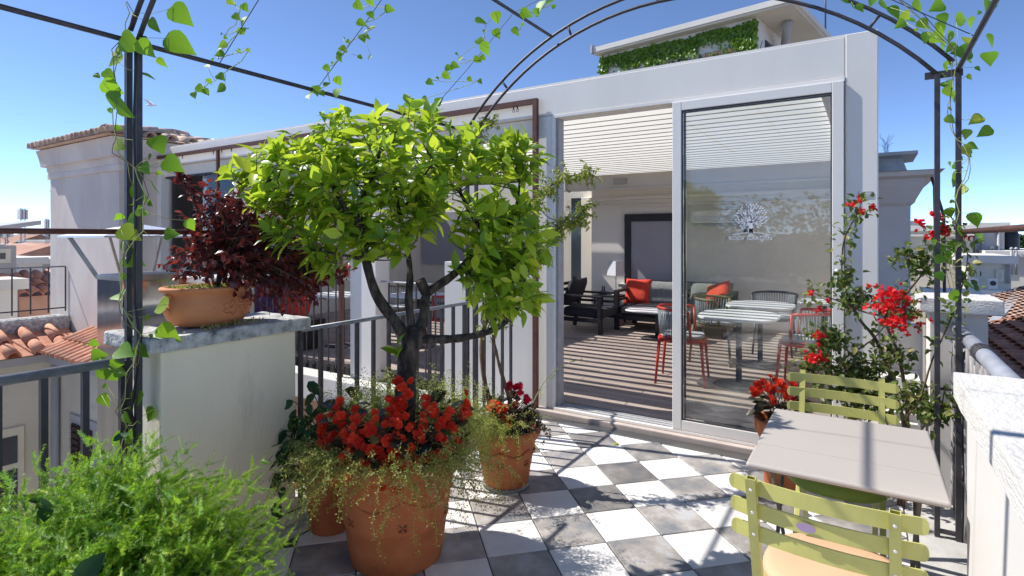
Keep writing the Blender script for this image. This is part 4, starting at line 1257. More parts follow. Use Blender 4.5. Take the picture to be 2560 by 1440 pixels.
P2 = (-1.88, 2.905)
p2 = pot('medium terracotta pot with grape garland between tree pot and doorway', *P2,
         [(0, .012), (.128, .012), (.134, .02), (.14, .055), (.144, .06), (.153, .13), (.158, .14), (.159, .155), (.172, .24), (.182, .285), (.192, .292), (.196, .305), (.205, .312), (.214, .325), (.214, .352), (.206, .362), (.19, .362), (.184, .35), (.178, .3), (0, .30)])
MB().lathe([(0, 0), (.138, 0), (.147, .008), (.147, .02), (.136, .021), (0, .021)], (*P2, 0), 40).build('saucer', M['ring'], p2, True)
disc_soil(p2, *P2, .325, .182)
swags(p2, P2[0], P2[1], .25, .14, .175, .05, .25, 6, .012, .035, .9)

P3 = (-.44, 3.72)
p3 = pot('slim terracotta pot of red begonias behind the table corner', *P3,
         [(0, 0), (.085, 0), (.09, .01), (.112, .30), (.122, .31), (.13, .33), (.14, .345), (.147, .37), (.147, .42), (.138, .43), (.12, .42), (.11, .37), (0, .37)])
disc_soil(p3, *P3, .39, .118)
P4 = (-2.38, 1.985)
p4 = pot('plain terracotta pot half hidden behind the big tree pot', *P4,
         [(0, 0), (.10, 0), (.105, .01), (.14, .32), (.155, .33), (.158, .38), (.15, .39), (.135, .38), (.128, .33), (0, .33)])
disc_soil(p4, *P4, .345, .13)
P5 = (-1.82, .74)
p5 = pot('terracotta pot under the asparagus fern at lower left', *P5,
         [(0, 0), (.17, 0), (.175, .01), (.22, .36), (.24, .375), (.245, .44), (.235, .45), (.21, .44), (.20, .38), (0, .38)])
disc_soil(p5, *P5, .40, .21)
# terracotta trough on the ledge behind the pier railing
P6 = (-2.95, 2.55)
t6 = thing('terracotta_trough', 'worn terracotta trough standing beyond the pier railing', 'trough', (*P6, -.3))
MB().box(-3.15, 2.1, -.30, -2.80, 3.0, .16).build('body', M['terradark'] if False else M['terracotta'], t6, bevel=.015)
MB().box(-3.13, 2.12, .161, -2.82, 2.98, .18).build('soil', M['soil'], t6)
MB().box(-3.4, 1.95, -.60, -2.56, 4.05, -.302).build('gutter_ledge', M['parapet'], kind='structure')

# oval terracotta bowl on the pier
PB = (-2.715, 1.53)
bz = 1.098
bl = thing('terracotta_bowl', 'oval terracotta bowl with handles and grape relief on the pier cap', 'pot', (*PB, bz))
prof = [(0, 0), (.13, 0), (.155, .008), (.185, .04), (.197, .075), (.196, .105), (.187, .135), (.182, .145), (.192, .158), (.212, .168), (.216, .176), (.212, .184), (.195, .186), (.182, .176), (.176, .14), (0, .13)]
brot = R(98)
MB().lathe(prof, (*PB, bz), 44, 1.06, .80, brot).build('body', M['terrabowl'], bl, True)
disc_soil(bl, *PB, bz + .145, .178, 1.06, .8, brot)
bd = Vector((math.cos(brot), math.sin(brot), 0))
for s in (-1, 1):
    c = Vector((*PB, bz + .12)) + bd * s * .20
    MB().tube([c + bd * s * (.035 * math.sin(math.pi * k / 8)) + Vector((0, 0, .035 - .085 * k / 8)) for k in range(9)], .0145, 9).build('handle', M['terrabowl'], bl, True)
# grapes and leaf outline facing the terrace
sdv = Vector((bd.y, -bd.x, 0))
def bowl_pt(u, z, off=0.0):
    """point on the bowl's outer side; u along the long axis"""
    r = .197 if .05 < z < .12 else (.185 if z <= .05 else .187)
    w = math.sqrt(max(0, 1 - (u / (r * 1.06)) ** 2)) * r * .80
    return Vector((*PB, bz + z)) + bd * u + sdv * (w + off)
ico = MB(); ico.lathe([(0, -1), (.5, -.87), (.87, -.5), (1, 0), (.87, .5), (.5, .87), (0, 1)], (0, 0, 0), 12)
grape = ico.mesh('grape', M['terrabowl'], True)
for r_, row in enumerate((3, 4, 3, 2, 1)):
    for q in range(row):
        p = bowl_pt(.075 + (q - (row - 1) / 2) * .019, .115 - r_ * .016, .001)
        add_obj('grape', grape, bl, Matrix.Translation(p) @ Matrix.Scale(.0098, 4))
def line_on_bowl(pts, r=.0022):
    MB().tube([bowl_pt(u, z, .0003) for u, z in pts], r, 5).build('relief_line', M['terracotta'], bl, True)
def vine_leaf_relief(cu, cz, sx, sz):
    pts = []
    for k in range(41):
        a = 2 * math.pi * k / 40
        r = 1 + .22 * math.cos(5 * a) + .08 * math.cos(9 * a)
        pts.append((cu + sx * r * math.cos(a), cz + sz * r * math.sin(a)))
    line_on_bowl(pts, .0016)
    for a in (.3, 1.2, 2.2, 3.4):
        line_on_bowl([(cu, cz), (cu + sx * .6 * math.cos(a), cz + sz * .6 * math.sin(a))], .0013)


vine_leaf_relief(-.005, .085, .036, .028)
vine_leaf_relief(.135, .10, .022, .02)
line_on_bowl([(.02, .125), (.05, .135), (.08, .13), (.11, .132)], .0016)

# ------------------------------------------------------------------ lemon tree
def smooth_path(pts, sub=4):
    pts = [Vector(p) for p in pts]
    out = []
    for i in range(len(pts) - 1):
        p0 = pts[max(0, i - 1)]; p1 = pts[i]; p2_ = pts[i + 1]; p3_ = pts[min(len(pts) - 1, i + 2)]
        for k in range(sub):
            t = k / sub
            out.append(.5 * ((2 * p1) + (-p0 + p2_) * t + (2 * p0 - 5 * p1 + 4 * p2_ - p3_) * t * t + (-p0 + 3 * p1 - 3 * p2_ + p3_) * t ** 3))
    out.append(pts[-1])
    return out


def limb(pts, r0, r1, name, m, root, n=10, knob=.12):
    sp_ = smooth_path(pts)
    L = len(sp_)
    rs = [(r0 + (r1 - r0) * (k / (L - 1))) * random.uniform(1 - knob, 1 + knob) for k in range(L)]
    MB().tube(sp_, rs, n).build(name, m, root, True)
    return sp_


lt = thing('lemon_tree', 'small lemon tree with forked trunk and glossy bright green leaves', 'tree', (-1.864, 1.992, .46))
trunk = limb([(-1.868, 1.988, .455), (-1.866, 1.990, .62), (-1.861, 1.992, .76), (-1.858, 1.998, .87), (-1.852, 2.012, .967), (-1.838, 2.032, 1.03), (-1.832, 2.05, 1.08)], .05, .044, 'trunk', M['bark'], lt, 14, .1)
BR = [
    ([(-1.849, 2.025, 1.0), (-1.908, 1.965, 1.122), (-1.965, 1.904, 1.248), (-1.99, 1.865, 1.41), (-1.991, 1.841, 1.541), (-2.034, 1.79, 1.633), (-2.069, 1.744, 1.743)], .030, .010),
    ([(-1.991, 1.841, 1.541), (-1.984, 1.822, 1.652), (-1.952, 1.866, 1.784), (-1.942, 1.907, 1.919)], .015, .007),
    ([(-1.841, 2.031, 1.02), (-1.889, 2.047, 1.191), (-1.912, 2.08, 1.325), (-1.951, 2.103, 1.463), (-2.003, 2.105, 1.625), (-2.029, 2.089, 1.807)], .022, .008),
    ([(-1.829, 2.038, 1.02), (-1.827, 2.087, 1.133), (-1.84, 2.126, 1.236), (-1.749, 2.207, 1.324), (-1.677, 2.276, 1.423), (-1.637, 2.325, 1.523), (-1.70, 2.309, 1.625), (-1.752, 2.276, 1.747)], .028, .008),
    ([(-1.677, 2.276, 1.423), (-1.547, 2.335, 1.543), (-1.469, 2.36, 1.661), (-1.442, 2.354, 1.818)], .014, .006),
    ([(-1.82, 2.044, 1.03), (-1.732, 2.123, 1.023), (-1.641, 2.228, 1.032), (-1.547, 2.335, 1.075), (-1.473, 2.405, 1.182), (-1.456, 2.416, 1.322)], .024, .009),
    ([(-1.84, 2.126, 1.23), (-1.857, 2.091, 1.307)], .026, .024),
    ([(-2.034, 1.79, 1.633), (-2.15, 1.73, 1.66), (-2.28, 1.66, 1.72), (-2.38, 1.60, 1.80)], .009, .004),
    ([(-1.99, 1.865, 1.41), (-2.10, 1.78, 1.44), (-2.22, 1.72, 1.46)], .010, .004),
    ([(-2.003, 2.105, 1.625), (-1.90, 2.10, 1.75), (-1.80, 2.12, 1.88)], .009, .004),
]
nodes_ = []
for pts, r0, r1 in BR:
    sp_ = limb(pts, r0, r1, 'branch', M['bark'], lt, 9)
    nodes_ += sp_[len(sp_) // 2:]
VR = Vector((.845, .534, 0)); VF = Vector((-.534, .845, 0)); VU = Vector((0, 0, 1))
ELL = [((-1.96, 1.98, 1.83), .52, .15, .36, 62), ((-2.20, 1.72, 1.72), .30, .20, .27, 50), ((-2.20, 1.75, 1.53), .20, .13, .22, 20), ((-1.66, 2.24, 1.72), .32, .24, .32, 58), ((-1.53, 2.35, 1.46), .22, .22, .26, 48), ((-1.50, 2.36, 1.22), .17, .15, .2, 26), ((-2.16, 1.76, 1.40), .11, .08, .14, 6), ((-2.0, 1.93, 1.60), .33, .15, .28, 44), ((-1.49, 2.33, 1.90), .10, .10, .12, 9), ((-2.0, 1.88, 1.47), .20, .09, .2, 22), ((-1.62, 2.28, 1.35), .16, .13, .2, 24), ((-1.95, 1.95, 2.0), .28, .06, .2, 16), ((-2.42, 1.60, 1.78), .10, .08, .1, 7)]
Ms = []
twigs = MB()
for c, a, b, d, n in ELL:
    c = Vector(c)
    for k in range(n):
        while True:
            q = Vector((random.uniform(-1, 1), random.uniform(-1, 1), random.uniform(-1, 1)))
            if .15 < q.length < 1: break
        p = c + VR * q.x * a + VU * q.y * b + VF * q.z * d
        nd = min(nodes_, key=lambda w: (w - p).length + .25 * max(0, w.z - p.z))
        out_ = (p - Vector((-1.93, 2.0, 1.35))).normalized()
        dirn = (out_ * .8 + VU * .6 + rvec(.42)).normalized()
        tip = p + dirn * random.uniform(.07, .12)
        mid = nd.lerp(p, .6) + rvec(.012)
        twigs.tube([nd, mid, p, tip], [.0042, .003, .0024, .0012], 5)
        nl = random.randint(7, 11)
        for i in range(nl):
            f = .1 + .95 * i / nl
            bp = p.lerp(tip, f) if f > .15 else mid.lerp(p, .85)
            ang = i * 2.4 + k
            sd = dirn.orthogonal().normalized()
            sd.rotate(Quaternion(dirn, ang))
            ld = (sd * .9 + dirn * (.3 + .75 * f) + rvec(.34) + Vector((0, 0, -.16))).normalized()
            nn = (dirn * .7 + VU * .55 - VR * .25 - VF * .2 + rvec(.5))
            s = random.choice((random.uniform(.045, .075), random.uniform(.07, .105), random.uniform(.09, .128))) * (1.12 - .35 * f)
            Ms.append(frame_mat(bp, ld, nn, s))
twigs.build('twigs', M['twig'], lt, True, kind='stuff')
# a small shoot low on the trunk
for k in range(6):
    Ms.append(frame_mat((-1.885, 1.965, .93 + .012 * k), (math.cos(k * 1.3) - .6, math.sin(k * 1.3) - .4, .9), (0, -.5, .6), .085))
foliage(lt, 'leaf', [LEMON, LEMON2], Ms, M['lemon'], 300)


# ------------------------------------------------------------------ climbing vines on the pergola
def vine(label, data, stem_pts=None, group=None, dark=False):
    cx = sum(d[0] for d in data) / len(data); cy = sum(d[1] for d in data) / len(data); cz = min(d[2] for d in data)
    t = thing('climbing_vine', label, 'vine', (cx, cy, cz), group)
    order = sorted(data, key=lambda d: -d[2])
    sp_ = smooth_path(stem_pts if stem_pts else [Vector(d[:3]) + Vector((-.01, .02, .01)) for d in order[::max(1, len(order) // 9)]], 3)
    sp_ = [p + rvec(.006) for p in sp_]
    MB().tube(sp_, .0021, 5).build('stem', M['vinestem'], t, True)
    if stem_pts:
        q_ = [p + Vector((.014 * math.cos(i * .9), .014 * math.sin(i * .9), 0)) + rvec(.004) for i, p in enumerate(sp_)]
        MB().tube(q_, .0017, 5).build('stem', M['brownstem'], t, True)
    pet = MB()
    for x, y, z, s in data:
        s = max(.014, s * 1.06)
        p = Vector((x, y, z))
        side = random.choice((-1, 1, 1, 1))
        d = (VR * side * random.uniform(.2, .9) - VU * random.uniform(.25, .9) + rvec(.22)).normalized()
        n = (-VF * .8 + VU * .35 + VR * -.25 + rvec(.3))
        base = p - d * s * .45
        add_obj('leaf', HEART, t, frame_mat(base, d, n, s))
        q = min(sp_, key=lambda w: (w - base).length)
        if (q - base).length < .22:
            pet.tube([q, q.lerp(base, .5) + Vector((0, 0, -.008)) + rvec(.006), base], .0011, 4)
    pet.build('tendrils', M['vinestem'], t, True, kind='stuff')
    return t


YP = 1.10
vine('heart leaved vine hanging down the left double pergola post', V_LEFT,
     [(PX0 - .02, 1.12, 2.50), (PX0 - .05, 1.12, 2.36), (PX0 - .09, 1.10, 2.2), (PX0 - .075, 1.10, 1.98), (PX0 + .0, 1.09, 1.86), (PX0 + .09, 1.12, 1.75), (PX0 + .10, 1.13, 1.55), (PX0 + .0, 1.10, 1.42), (PX0 - .02, 1.1, 1.25), (PX0 + .09, 1.12, 1.12), (PX0 + .04, 1.1, .95), (PX0 - .01, 1.1, .8), (PX0 - .02, 1.1, .6)])
vine('short heart leaved vine hanging along the leftmost overhead wire', V_G1)
vine('short heart leaved vine hanging along the middle overhead wire', V_G2)
vine('short heart leaved vine hanging along the wire nearest the lemon tree top', V_G3)
vine('few bright leaves of vine at the top edge above the far arch', V_G4)
vine('heart leaved vine climbing the right pergola posts and corner', V_RIGHT,
     [(-.15, 2.45, 2.62), (.0, 2.7, 2.58), (.2, 3.1, 2.5), (.36, 3.5, 2.42), (.36, 3.54, 2.25), (.35, 3.54, 2.05), (.42, 3.53, 1.95), (.40, 3.54, 1.8), (.37, 3.54, 1.65), (.40, 3.54, 1.5), (.34, 3.54, 1.4), (.37, 3.54, 1.2)])

# ------------------------------------------------------------------ sparse climber over the far left arch foot, rising from the medium pot
cl = thing('sparse_climber', 'twisted woody climber with small yellowish leaves rising from the medium pot', 'climber', (-1.93, 2.87, .33))
st_ = [limb([(-1.93, 2.90, .32), (-1.985, 2.83, .616), (-2.028, 2.859, .877), (-2.0, 2.9, 1.05), (-1.98, 2.98, 1.25), (-1.955, 3.142, 1.499), (-1.868, 3.255, 1.766), (-1.733, 3.341, 1.899), (-1.56, 3.44, 1.95)], .019, .004, 'stem', M['brownstem'], cl, 8, .2),
       limb([(-1.86, 2.89, .32), (-1.838, 2.884, .502), (-1.916, 2.87, .764), (-1.965, 2.899, .952), (-1.92, 3.0, 1.2), (-1.82, 3.2, 1.45), (-1.70, 3.32, 1.6)], .013, .004, 'stem', M['brownstem'], cl, 8, .2),
       limb([(-1.955, 3.142, 1.499), (-2.15, 3.3, 1.75), (-2.4, 3.5, 2.0), (-2.6, 3.56, 2.3), (-2.45, 3.57, 2.42)], .006, .003, 'stem', M['brownstem'], cl, 6, .2),
       limb([(-1.868, 3.255, 1.766), (-1.80, 3.3, 1.65), (-1.66, 3.38, 1.62), (-1.58, 3.42, 1.70)], .005, .002, 'stem', M['brownstem'], cl, 6, .2)]
Ms = []
tw = MB()
for sp_ in st_:
    for p in sp_[len(sp_) // 2:]:
        for k in range(7):
            d = (rvec() + Vector((.25, 0, -.1))).normalized(); q = p + d * random.uniform(.05, .13)
            tw.tube([p, p.lerp(q, .5) + rvec(.01), q], .0012, 4)
            for i in range(11):
                b = p.lerp(q, .2 + .8 * i / 10)
                Ms.append(frame_mat(b, rvec().normalized(), rvec() + VU, random.uniform(.020, .040)))
tw.build('twigs', M['brownstem'], cl, True, kind='stuff')
foliage(cl, 'leaf', [CLIMB], Ms, M['climb'], 0)
# lone arching shoot with tiny leaves in front of the doorway
limb([(-1.80, 2.98, .35), (-1.74, 3.02, .52), (-1.66, 3.05, .66), (-1.56, 3.1, .74), (-1.47, 3.14, .77)], .004, .0012, 'shoot', M['vinestem'], cl, 5, .1)
Ms = []
for k in range(46):
    f = k / 45
    p = Vector((-1.80, 2.98, .35)).lerp(Vector((-1.56, 3.1, .74)), f) + Vector((0, 0, .05 * math.sin(f * 3))) if f < .8 else Vector((-1.56, 3.1, .755)).lerp(Vector((-1.46, 3.145, .77)), (f - .8) * 5)
    if f > .35: Ms.append(frame_mat(p + rvec(.008), rvec().normalized(), VU + rvec(.5), random.uniform(.014, .026)))
joined('shoot_leaves', CLIMB, Ms, M['climb'], cl)

# ------------------------------------------------------------------ red leaved shrub in the bowl
rs_ = thing('red_shrub', 'dark red leaved bonsai shrub spilling out of the terracotta bowl', 'shrub', (*PB, bz + .15))
root = Vector((-2.70, 1.545, bz + .14))
limb([root, root + Vector((.02, .02, .10)), root + Vector((.0, .05, .2))], .017, .011, 'trunk', M['bark'], rs_, 8, .15)
LOBE = [((-2.66, 1.57, 1.66), .13, .14, 24), ((-2.58, 1.68, 1.60), .18, .13, 44), ((-2.60, 1.62, 1.46), .20, .14, 56), ((-2.50, 1.77, 1.47), .19, .12, 46), ((-2.42, 1.84, 1.36), .15, .08, 34), ((-2.50, 1.78, 1.27), .16, .09, 34), ((-2.69, 1.50, 1.48), .12, .12, 26), ((-2.62, 1.60, 1.34), .17, .06, 30), ((-2.35, 1.92, 1.34), .10, .05, 16)]
Ms = []; tw = MB()
for c, a, b, n in LOBE:
    c = Vector(c)
    for k in range(int(n * 1.25)):
        q = rvec(.45)
        p = c + VR * q.x * a + VU * q.y * b + VF * q.z * a
        p.z = max(p.z, 1.17 if p.x > -2.56 else 1.27)
        h = root + Vector((.0, .04, .16))
        mid = h.lerp(p, .5) + Vector((0, 0, .04)) + rvec(.02)
        d = (p - h).normalized()
        tip = p + (d + rvec(.4) + Vector((0, 0, -.15))).normalized() * random.uniform(.04, .08)
        tw.tube([h.lerp(mid, .3), mid, p, tip], [.003, .0022, .0016, .001], 4)
        for i in range(11):
            bpt = mid.lerp(p, .55 + .1 * i) if i < 5 else p.lerp(tip, (i - 4) / 6)
            Ms.append(frame_mat(bpt, (rvec(.8) + d * .5 + Vector((0, 0, -.35))).normalized(), VU + rvec(.6), random.uniform(.024, .042)))
# long shoot at upper left
sh = smooth_path([h, (-2.70, 1.50, 1.55), (-2.73, 1.47, 1.70), (-2.78, 1.44, 1.80), (-2.80, 1.42, 1.82)], 6)
tw.tube(sh, .002, 4)
for p in sh[8:]:
    for i in range(7):
        Ms.append(frame_mat(p + rvec(.012), rvec().normalized(), VU + rvec(.6), random.uniform(.022, .036)))
tw.build('twigs', M['brownstem'], rs_, True, kind='stuff')
foliage(rs_, 'leaf', [REDL], Ms, M['redleaf'], 280)
# mossy undergrowth in the bowl
ms = thing('moss_cushion', 'yellow green moss and creeping weeds on the soil of the bowl', 'moss', (*PB, bz + .15))
Ms = []
for k in range(900):
    a = random.uniform(0, 6.28); r = math.sqrt(random.random()) * .19
    u = r * math.cos(a) * 1.02; w = r * math.sin(a) * .78
    p = Vector((*PB, bz + .155)) + bd * u + sdv * w + VU * random.uniform(0, .03)
    Ms.append(frame_mat(p, (rvec(.6) + VU * .4).normalized(), VU + rvec(.4), random.uniform(.008, .016)))
for k in range(120):
    p = Vector((*PB, bz + .004)) + bd * random.uniform(-.17, .17) + sdv * random.uniform(.145, .185) + VU * random.uniform(0, .012)
    Ms.append(frame_mat(p, (rvec(.6) + VU * .4).normalized(), VU + rvec(.4), random.uniform(.007, .014)))
joined('moss_leaves', FINEL, Ms, M['greenfine'], ms)


# ------------------------------------------------------------------ begonias
def flower_mesh(name, m):
    mb = MB()
    for layer, (n, r, tilt, zz) in enumerate(((4, 1.0, .35, 0), (4, .78, .75, .12), (3, .5, 1.1, .2))):
        for k in range(n):
            a = 2 * math.pi * (k + .5 * layer) / n + random.uniform(-.15, .15)
            rows = [(0.05, .10), (.45, .48), (.85, .50), (1.05, .22)]
            b = len(mb.v)
            for t, w in rows:
                rad = r * t * math.cos(tilt * t); z = zz + r * t * math.sin(tilt * t) * .8
                for s in (-1, 1):
                    x = rad; y = s * w * r
                    mb.v.append((x * math.cos(a) - y * math.sin(a), x * math.sin(a) + y * math.cos(a), z - .08 * abs(s) * w + random.uniform(-.04, .04)))
            for i in range(3):
                mb.f.append((b + i * 2, b + i * 2 + 1, b + i * 2 + 3, b + i * 2 + 2))
    return mb.mesh(name, m, False)


BEG = [flower_mesh('begonia_flower', M['begonia']) for _ in range(4)]
BEGP = [flower_mesh('pink_begonia_flower', M['begoniapink']) for _ in range(3)]


def ball_mat(p, d, s):
    z = Vector(d).normalized(); x = z.orthogonal().normalized()
    x.rotate(Quaternion(z, random.uniform(0, 6.28))); y = z.cross(x)
    return Matrix(((x.x * s, y.x * s, z.x * s, p[0]), (x.y * s, y.y * s, z.y * s, p[1]), (x.z * s, y.z * s, z.z * s, p[2]), (0, 0, 0, 1)))


def begonia(label, c, spots, nleaf, rleaf, hl, meshes, fl_size, leaf_n=30, zc=None):
    t = thing('begonia', label, 'begonia', c)
    c = Vector(c)
    for p in spots:
        d = (Vector(p) - c).normalized() * .6 - VF * .5 + VU * .35 + rvec(.35)
        add_obj('flower', random.choice(meshes), t, ball_mat(p, d, fl_size * random.uniform(.75, 1.25)))
    tw = MB()
    for p in spots[::2]:
        tw.tube([c + rvec(.03), c.lerp(Vector(p), .55) + rvec(.015), p], .003, 5)
    tw.build('stems', M['redleaf'] if False else M['brownstem'], t, True, kind='stuff')
    Ms = []
    for k in range(nleaf):
        a = random.uniform(0, 6.28); r = math.sqrt(random.random()) * rleaf
        p = c + Vector((r * math.cos(a), r * math.sin(a), random.uniform(.02, hl)))
        d = (Vector((math.cos(a), math.sin(a), random.uniform(-.3, .4))) + rvec(.3)).normalized()
        Ms.append(frame_mat(p, d, VU + rvec(.4), random.uniform(.045, .085)))
    foliage(t, 'leaf', [BEGL], Ms, M['begleaf'], leaf_n)
    return t


# positions over the front of the big pot: clusters as seen from the terrace
spots = []
c0 = Vector((P1[0], P1[1], .50))
for (u, w, sp_n, spread) in ((-.30, .10, 9, .035), (-.33, -.02, 7, .03), (-.23, .20, 7, .035), (-.12, .10, 8, .035), (-.08, .17, 5, .03), (-.04, .01, 8, .035), (.02, .10, 7, .035), (.05, .21, 7, .035), (.07, .30, 6, .03), (.03, -.015, 6, .03), (.12, .05, 5, .03), (.17, .24, 5, .028), (.19, .13, 5, .03), (.15, -.01, 4, .026), (.26, .17, 5, .028), (.29, .06, 4, .026), (.34, .19, 4, .024), (-.16, .02, 4, .03), (.24, .0, 3, .025), (.1, .14, 4, .03), (-.2, -.02, 3, .025)):
    for k in range(int(sp_n * 1.85)):
        uu = u + random.gauss(0, spread); ww = w + random.gauss(0, spread)
        dep = math.sqrt(max(.002, .33 ** 2 - min(.3, abs(uu)) ** 2)) * (.95 - 1.6 * max(0, ww - .02))
        dep = max(.06, dep) + random.gauss(0, .018)
        spots.append(c0 + VR * uu + VU * (ww + .025) - VF * dep)
begonia('mass of bright red begonias filling the front of the big tree pot', tuple(c0), spots, 150, .33, .22, BEG, .0225, 60)

c2_ = Vector((P2[0], P2[1], .36))
spots = []
for (u, w, n, spd) in ((-.04, .12, 7, .02), (-.06, .17, 4, .018), (.01, .06, 7, .02), (.0, .10, 5, .02), (-.09, .14, 4, .02)):
    for k in range(n):
        spots.append(c2_ + VR * (u + random.gauss(0, spd)) + VU * (w + random.gauss(0, spd)) - VF * (.12 + random.gauss(0, .02)))
begonia('red begonias in the left half of the medium pot', tuple(c2_), spots, 40, .14, .14, BEG, .023, 20)
spots = []
for (u, w, n, spd) in ((.03, .245, 5, .012), (.07, .245, 7, .015), (.11, .18, 5, .014), (.05, .15, 3, .012)):
    for k in range(n):
        spots.append(c2_ + VR * (u + random.gauss(0, spd)) + VU * (w + random.gauss(0, spd)) - VF * (.03 + random.gauss(0, .015)))
begonia('tall pink begonia with dark maroon leaves at the back of the medium pot', tuple(c2_ + VF * .04), spots, 16, .10, .20, BEGP, .019, 16)
c3_ = Vector((P3[0], P3[1], .42))
spots = []
for k in range(42):
    a = random.uniform(0, 6.28); r = math.sqrt(random.random()) * .17
    spots.append(c3_ + VR * (r * math.cos(a) * .95 - .01) - VF * (r * math.sin(a) * .7) + VU * (.06 + .17 * math.sqrt(max(0, 1 - (r / .19) ** 2)) + random.gauss(0, .02)))
begonia('red begonia mound in the slim pot behind the table corner', tuple(c3_), spots, 60, .14, .14, BEG, .025, 30)

# ------------------------------------------------------------------ sedum hanging over the medium pot
sd_ = thing('purple_sedum', 'purple and green sedum cushion hanging over the right rim of the medium pot', 'sedum', tuple(c2_))
Ms = []
for k in range(260):
    a = random.uniform(-.6, 2.6)
    r = random.uniform(.04, .27)
    u = .07 + r * math.cos(a) * .8; w = r * math.sin(a) * .55
    zz = .07 - 1.6 * max(0, math.hypot(u, w) - .18) + random.gauss(0, .018)
    c = c2_ + VR * u - VF * (w - .02) + VU * zz
    for i in range(9):
        d = rvec().normalized()
        Ms.append(frame_mat(c + d * .004, (d + VU * .3).normalized(), VU + rvec(.5), random.uniform(.010, .017)))
joined('rosettes', SEDUML, Ms, M['sedum'], sd_)

# ------------------------------------------------------------------ fine trailing weeds
def sprig_mesh(name, m, n=9, length=.12, leaf=.011):
    mb = MB()
    pts = [Vector((0, length * k / 6, .012 * math.sin(k * .8))) for k in range(7)]
    for k in range(6):
        a, b = pts[k], pts[k + 1]
        mb.add([a + Vector((-.0007, 0, 0)), a + Vector((.0007, 0, 0)), b + Vector((.0007, 0, 0)), b + Vector((-.0007, 0, 0))], [(0, 1, 2, 3)])
    rng = random.Random(3)
    for k in range(n):
        f = .15 + .85 * k / n
        p = Vector((0, length * f, .012 * math.sin(f * 6 * .8)))
        a = k * 2.4
        d = Vector((math.cos(a), .35, math.sin(a))).normalized() * leaf * rng.uniform(.6, 1.3)
        tip = p + d * 1.6
        x = d.cross(Vector((rng.uniform(-1, 1), rng.uniform(-1, 1), rng.uniform(-1, 1)))).normalized() * leaf * .36
        mb.add([p + d * .5, p + d * 1.0 + x, tip, p + d * 1.0 - x], [(0, 1, 2, 3)])
    return mb.mesh(name, m, True)


SPRIG = sprig_mesh('weed_sprig', M['greenfine'], 14, .12, .0098)


def weed(label, c, gen, n):
    t = thing('trailing_weed', label, 'weed', tuple(c))
    Ms = []
    for k in range(n):
        p, d, L = gen()
        cur = Vector(p); d = Vector(d).normalized()
        for q in range(L):
            Ms.append(frame_mat(cur, d, rvec(), random.uniform(.55, 1.1)))
            cur = cur + d * random.uniform(.04, .09)
            d = (d + rvec(.28) + Vector((0, 0, weed.droop))).normalized()
    joined('sprigs', SPRIG, Ms, M['greenfine'], t)
    return t


def g_rim():
    a = random.uniform(-2.9, .6) if random.random() < .8 else random.uniform(0, 6.28)
    # denser at the left front and right front of the pot
    a = random.choice((random.gauss(-2.45, .25), random.gauss(-.55, .35), random.gauss(-1.5, .7), random.gauss(-2.3, .35), random.gauss(-.7, .3)))
    dv = VR * math.cos(a) + VF * math.sin(a)
    p = c0 + dv * random.uniform(.24, .345) + VU * random.uniform(.0, .07)
    return p, dv * random.uniform(.5, 1.0) + VU * random.uniform(-.5, .45), random.choice((1, 2, 2, 3, 3, 5))


weed.droop = -.30
weed('loose trailing green weed with pale seeds hanging over the rim of the tree pot', c0, g_rim, 340)


def g_up():
    a = random.uniform(0, 6.28); r = math.sqrt(random.random()) * .33
    p = c0 + VR * (r * math.cos(a) * 1.15 + .04) + VF * (abs(r * math.sin(a)) * .9) + VU * .03
    return p, VU * 1.0 + rvec(.35), random.randint(2, 4)


weed.droop = .05
weed('airy pale green seed heads standing behind the red begonias', c0 + VF * .15, g_up, 520)


def g_2():
    a = random.gauss(-2.4, .6)
    dv = VR * math.cos(a) + VF * math.sin(a)
    p = c2_ + dv * random.uniform(.08, .21) + VU * random.uniform(0, .1)
    return p, dv + VU * random.uniform(-.6, .5), random.randint(2, 4)


weed.droop = -.25
weed('trailing weed spilling over the left rim of the medium pot', c2_, g_2, 190)

# ------------------------------------------------------------------ dark leaved pepper plant
pp = thing('dark_leaf_plant', 'dark green broad leaved plant drooping left behind the tree pot', 'plant', (*P4, .35))
b0 = Vector((*P4, .35))
Ms = []
for (u, w, d_) in ((-.42, .12, -.05), (-.46, .0, -.08), (-.40, -.14, -.1), (-.30, .22, -.02), (-.22, .32, 0), (-.12, .38, .02), (-.34, .05, -.08), (-.25, -.05, -.08), (-.02, .30, .04), (.08, .27, .03), (-.18, .15, -.06), (-.44, -.22, -.1), (-.3, -.18, -.08), (-.1, .2, -.06), (-.2, .25, -.04), (.02, .18, -.02), (.12, .34, .05), (-.35, .16, -.05), (-.28, .1, -.1)):
    tip = b0 + VR * u + VU * w + VF * d_
    mid = b0.lerp(tip, .5) + VU * .07
    limb([b0, mid, tip], .005, .002, 'stem', M['twig'], pp, 6, .1)
    for i in range(9):
        q = b0.lerp(mid, .5 + i * .1) + rvec(.02) if i < 4 else mid.lerp(tip, (i - 4) / 4) + rvec(.02)
        dv = (VR * random.uniform(-.9, .5) - VU * random.uniform(.3, 1.0) - VF * .3 + rvec(.25)).normalized()
        Ms.append(frame_mat(q, dv, VU + rvec(.5) - VF * .4, random.uniform(.055, .095)))
foliage(pp, 'leaf', [OVAL], Ms, M['darkleaf'], 120)

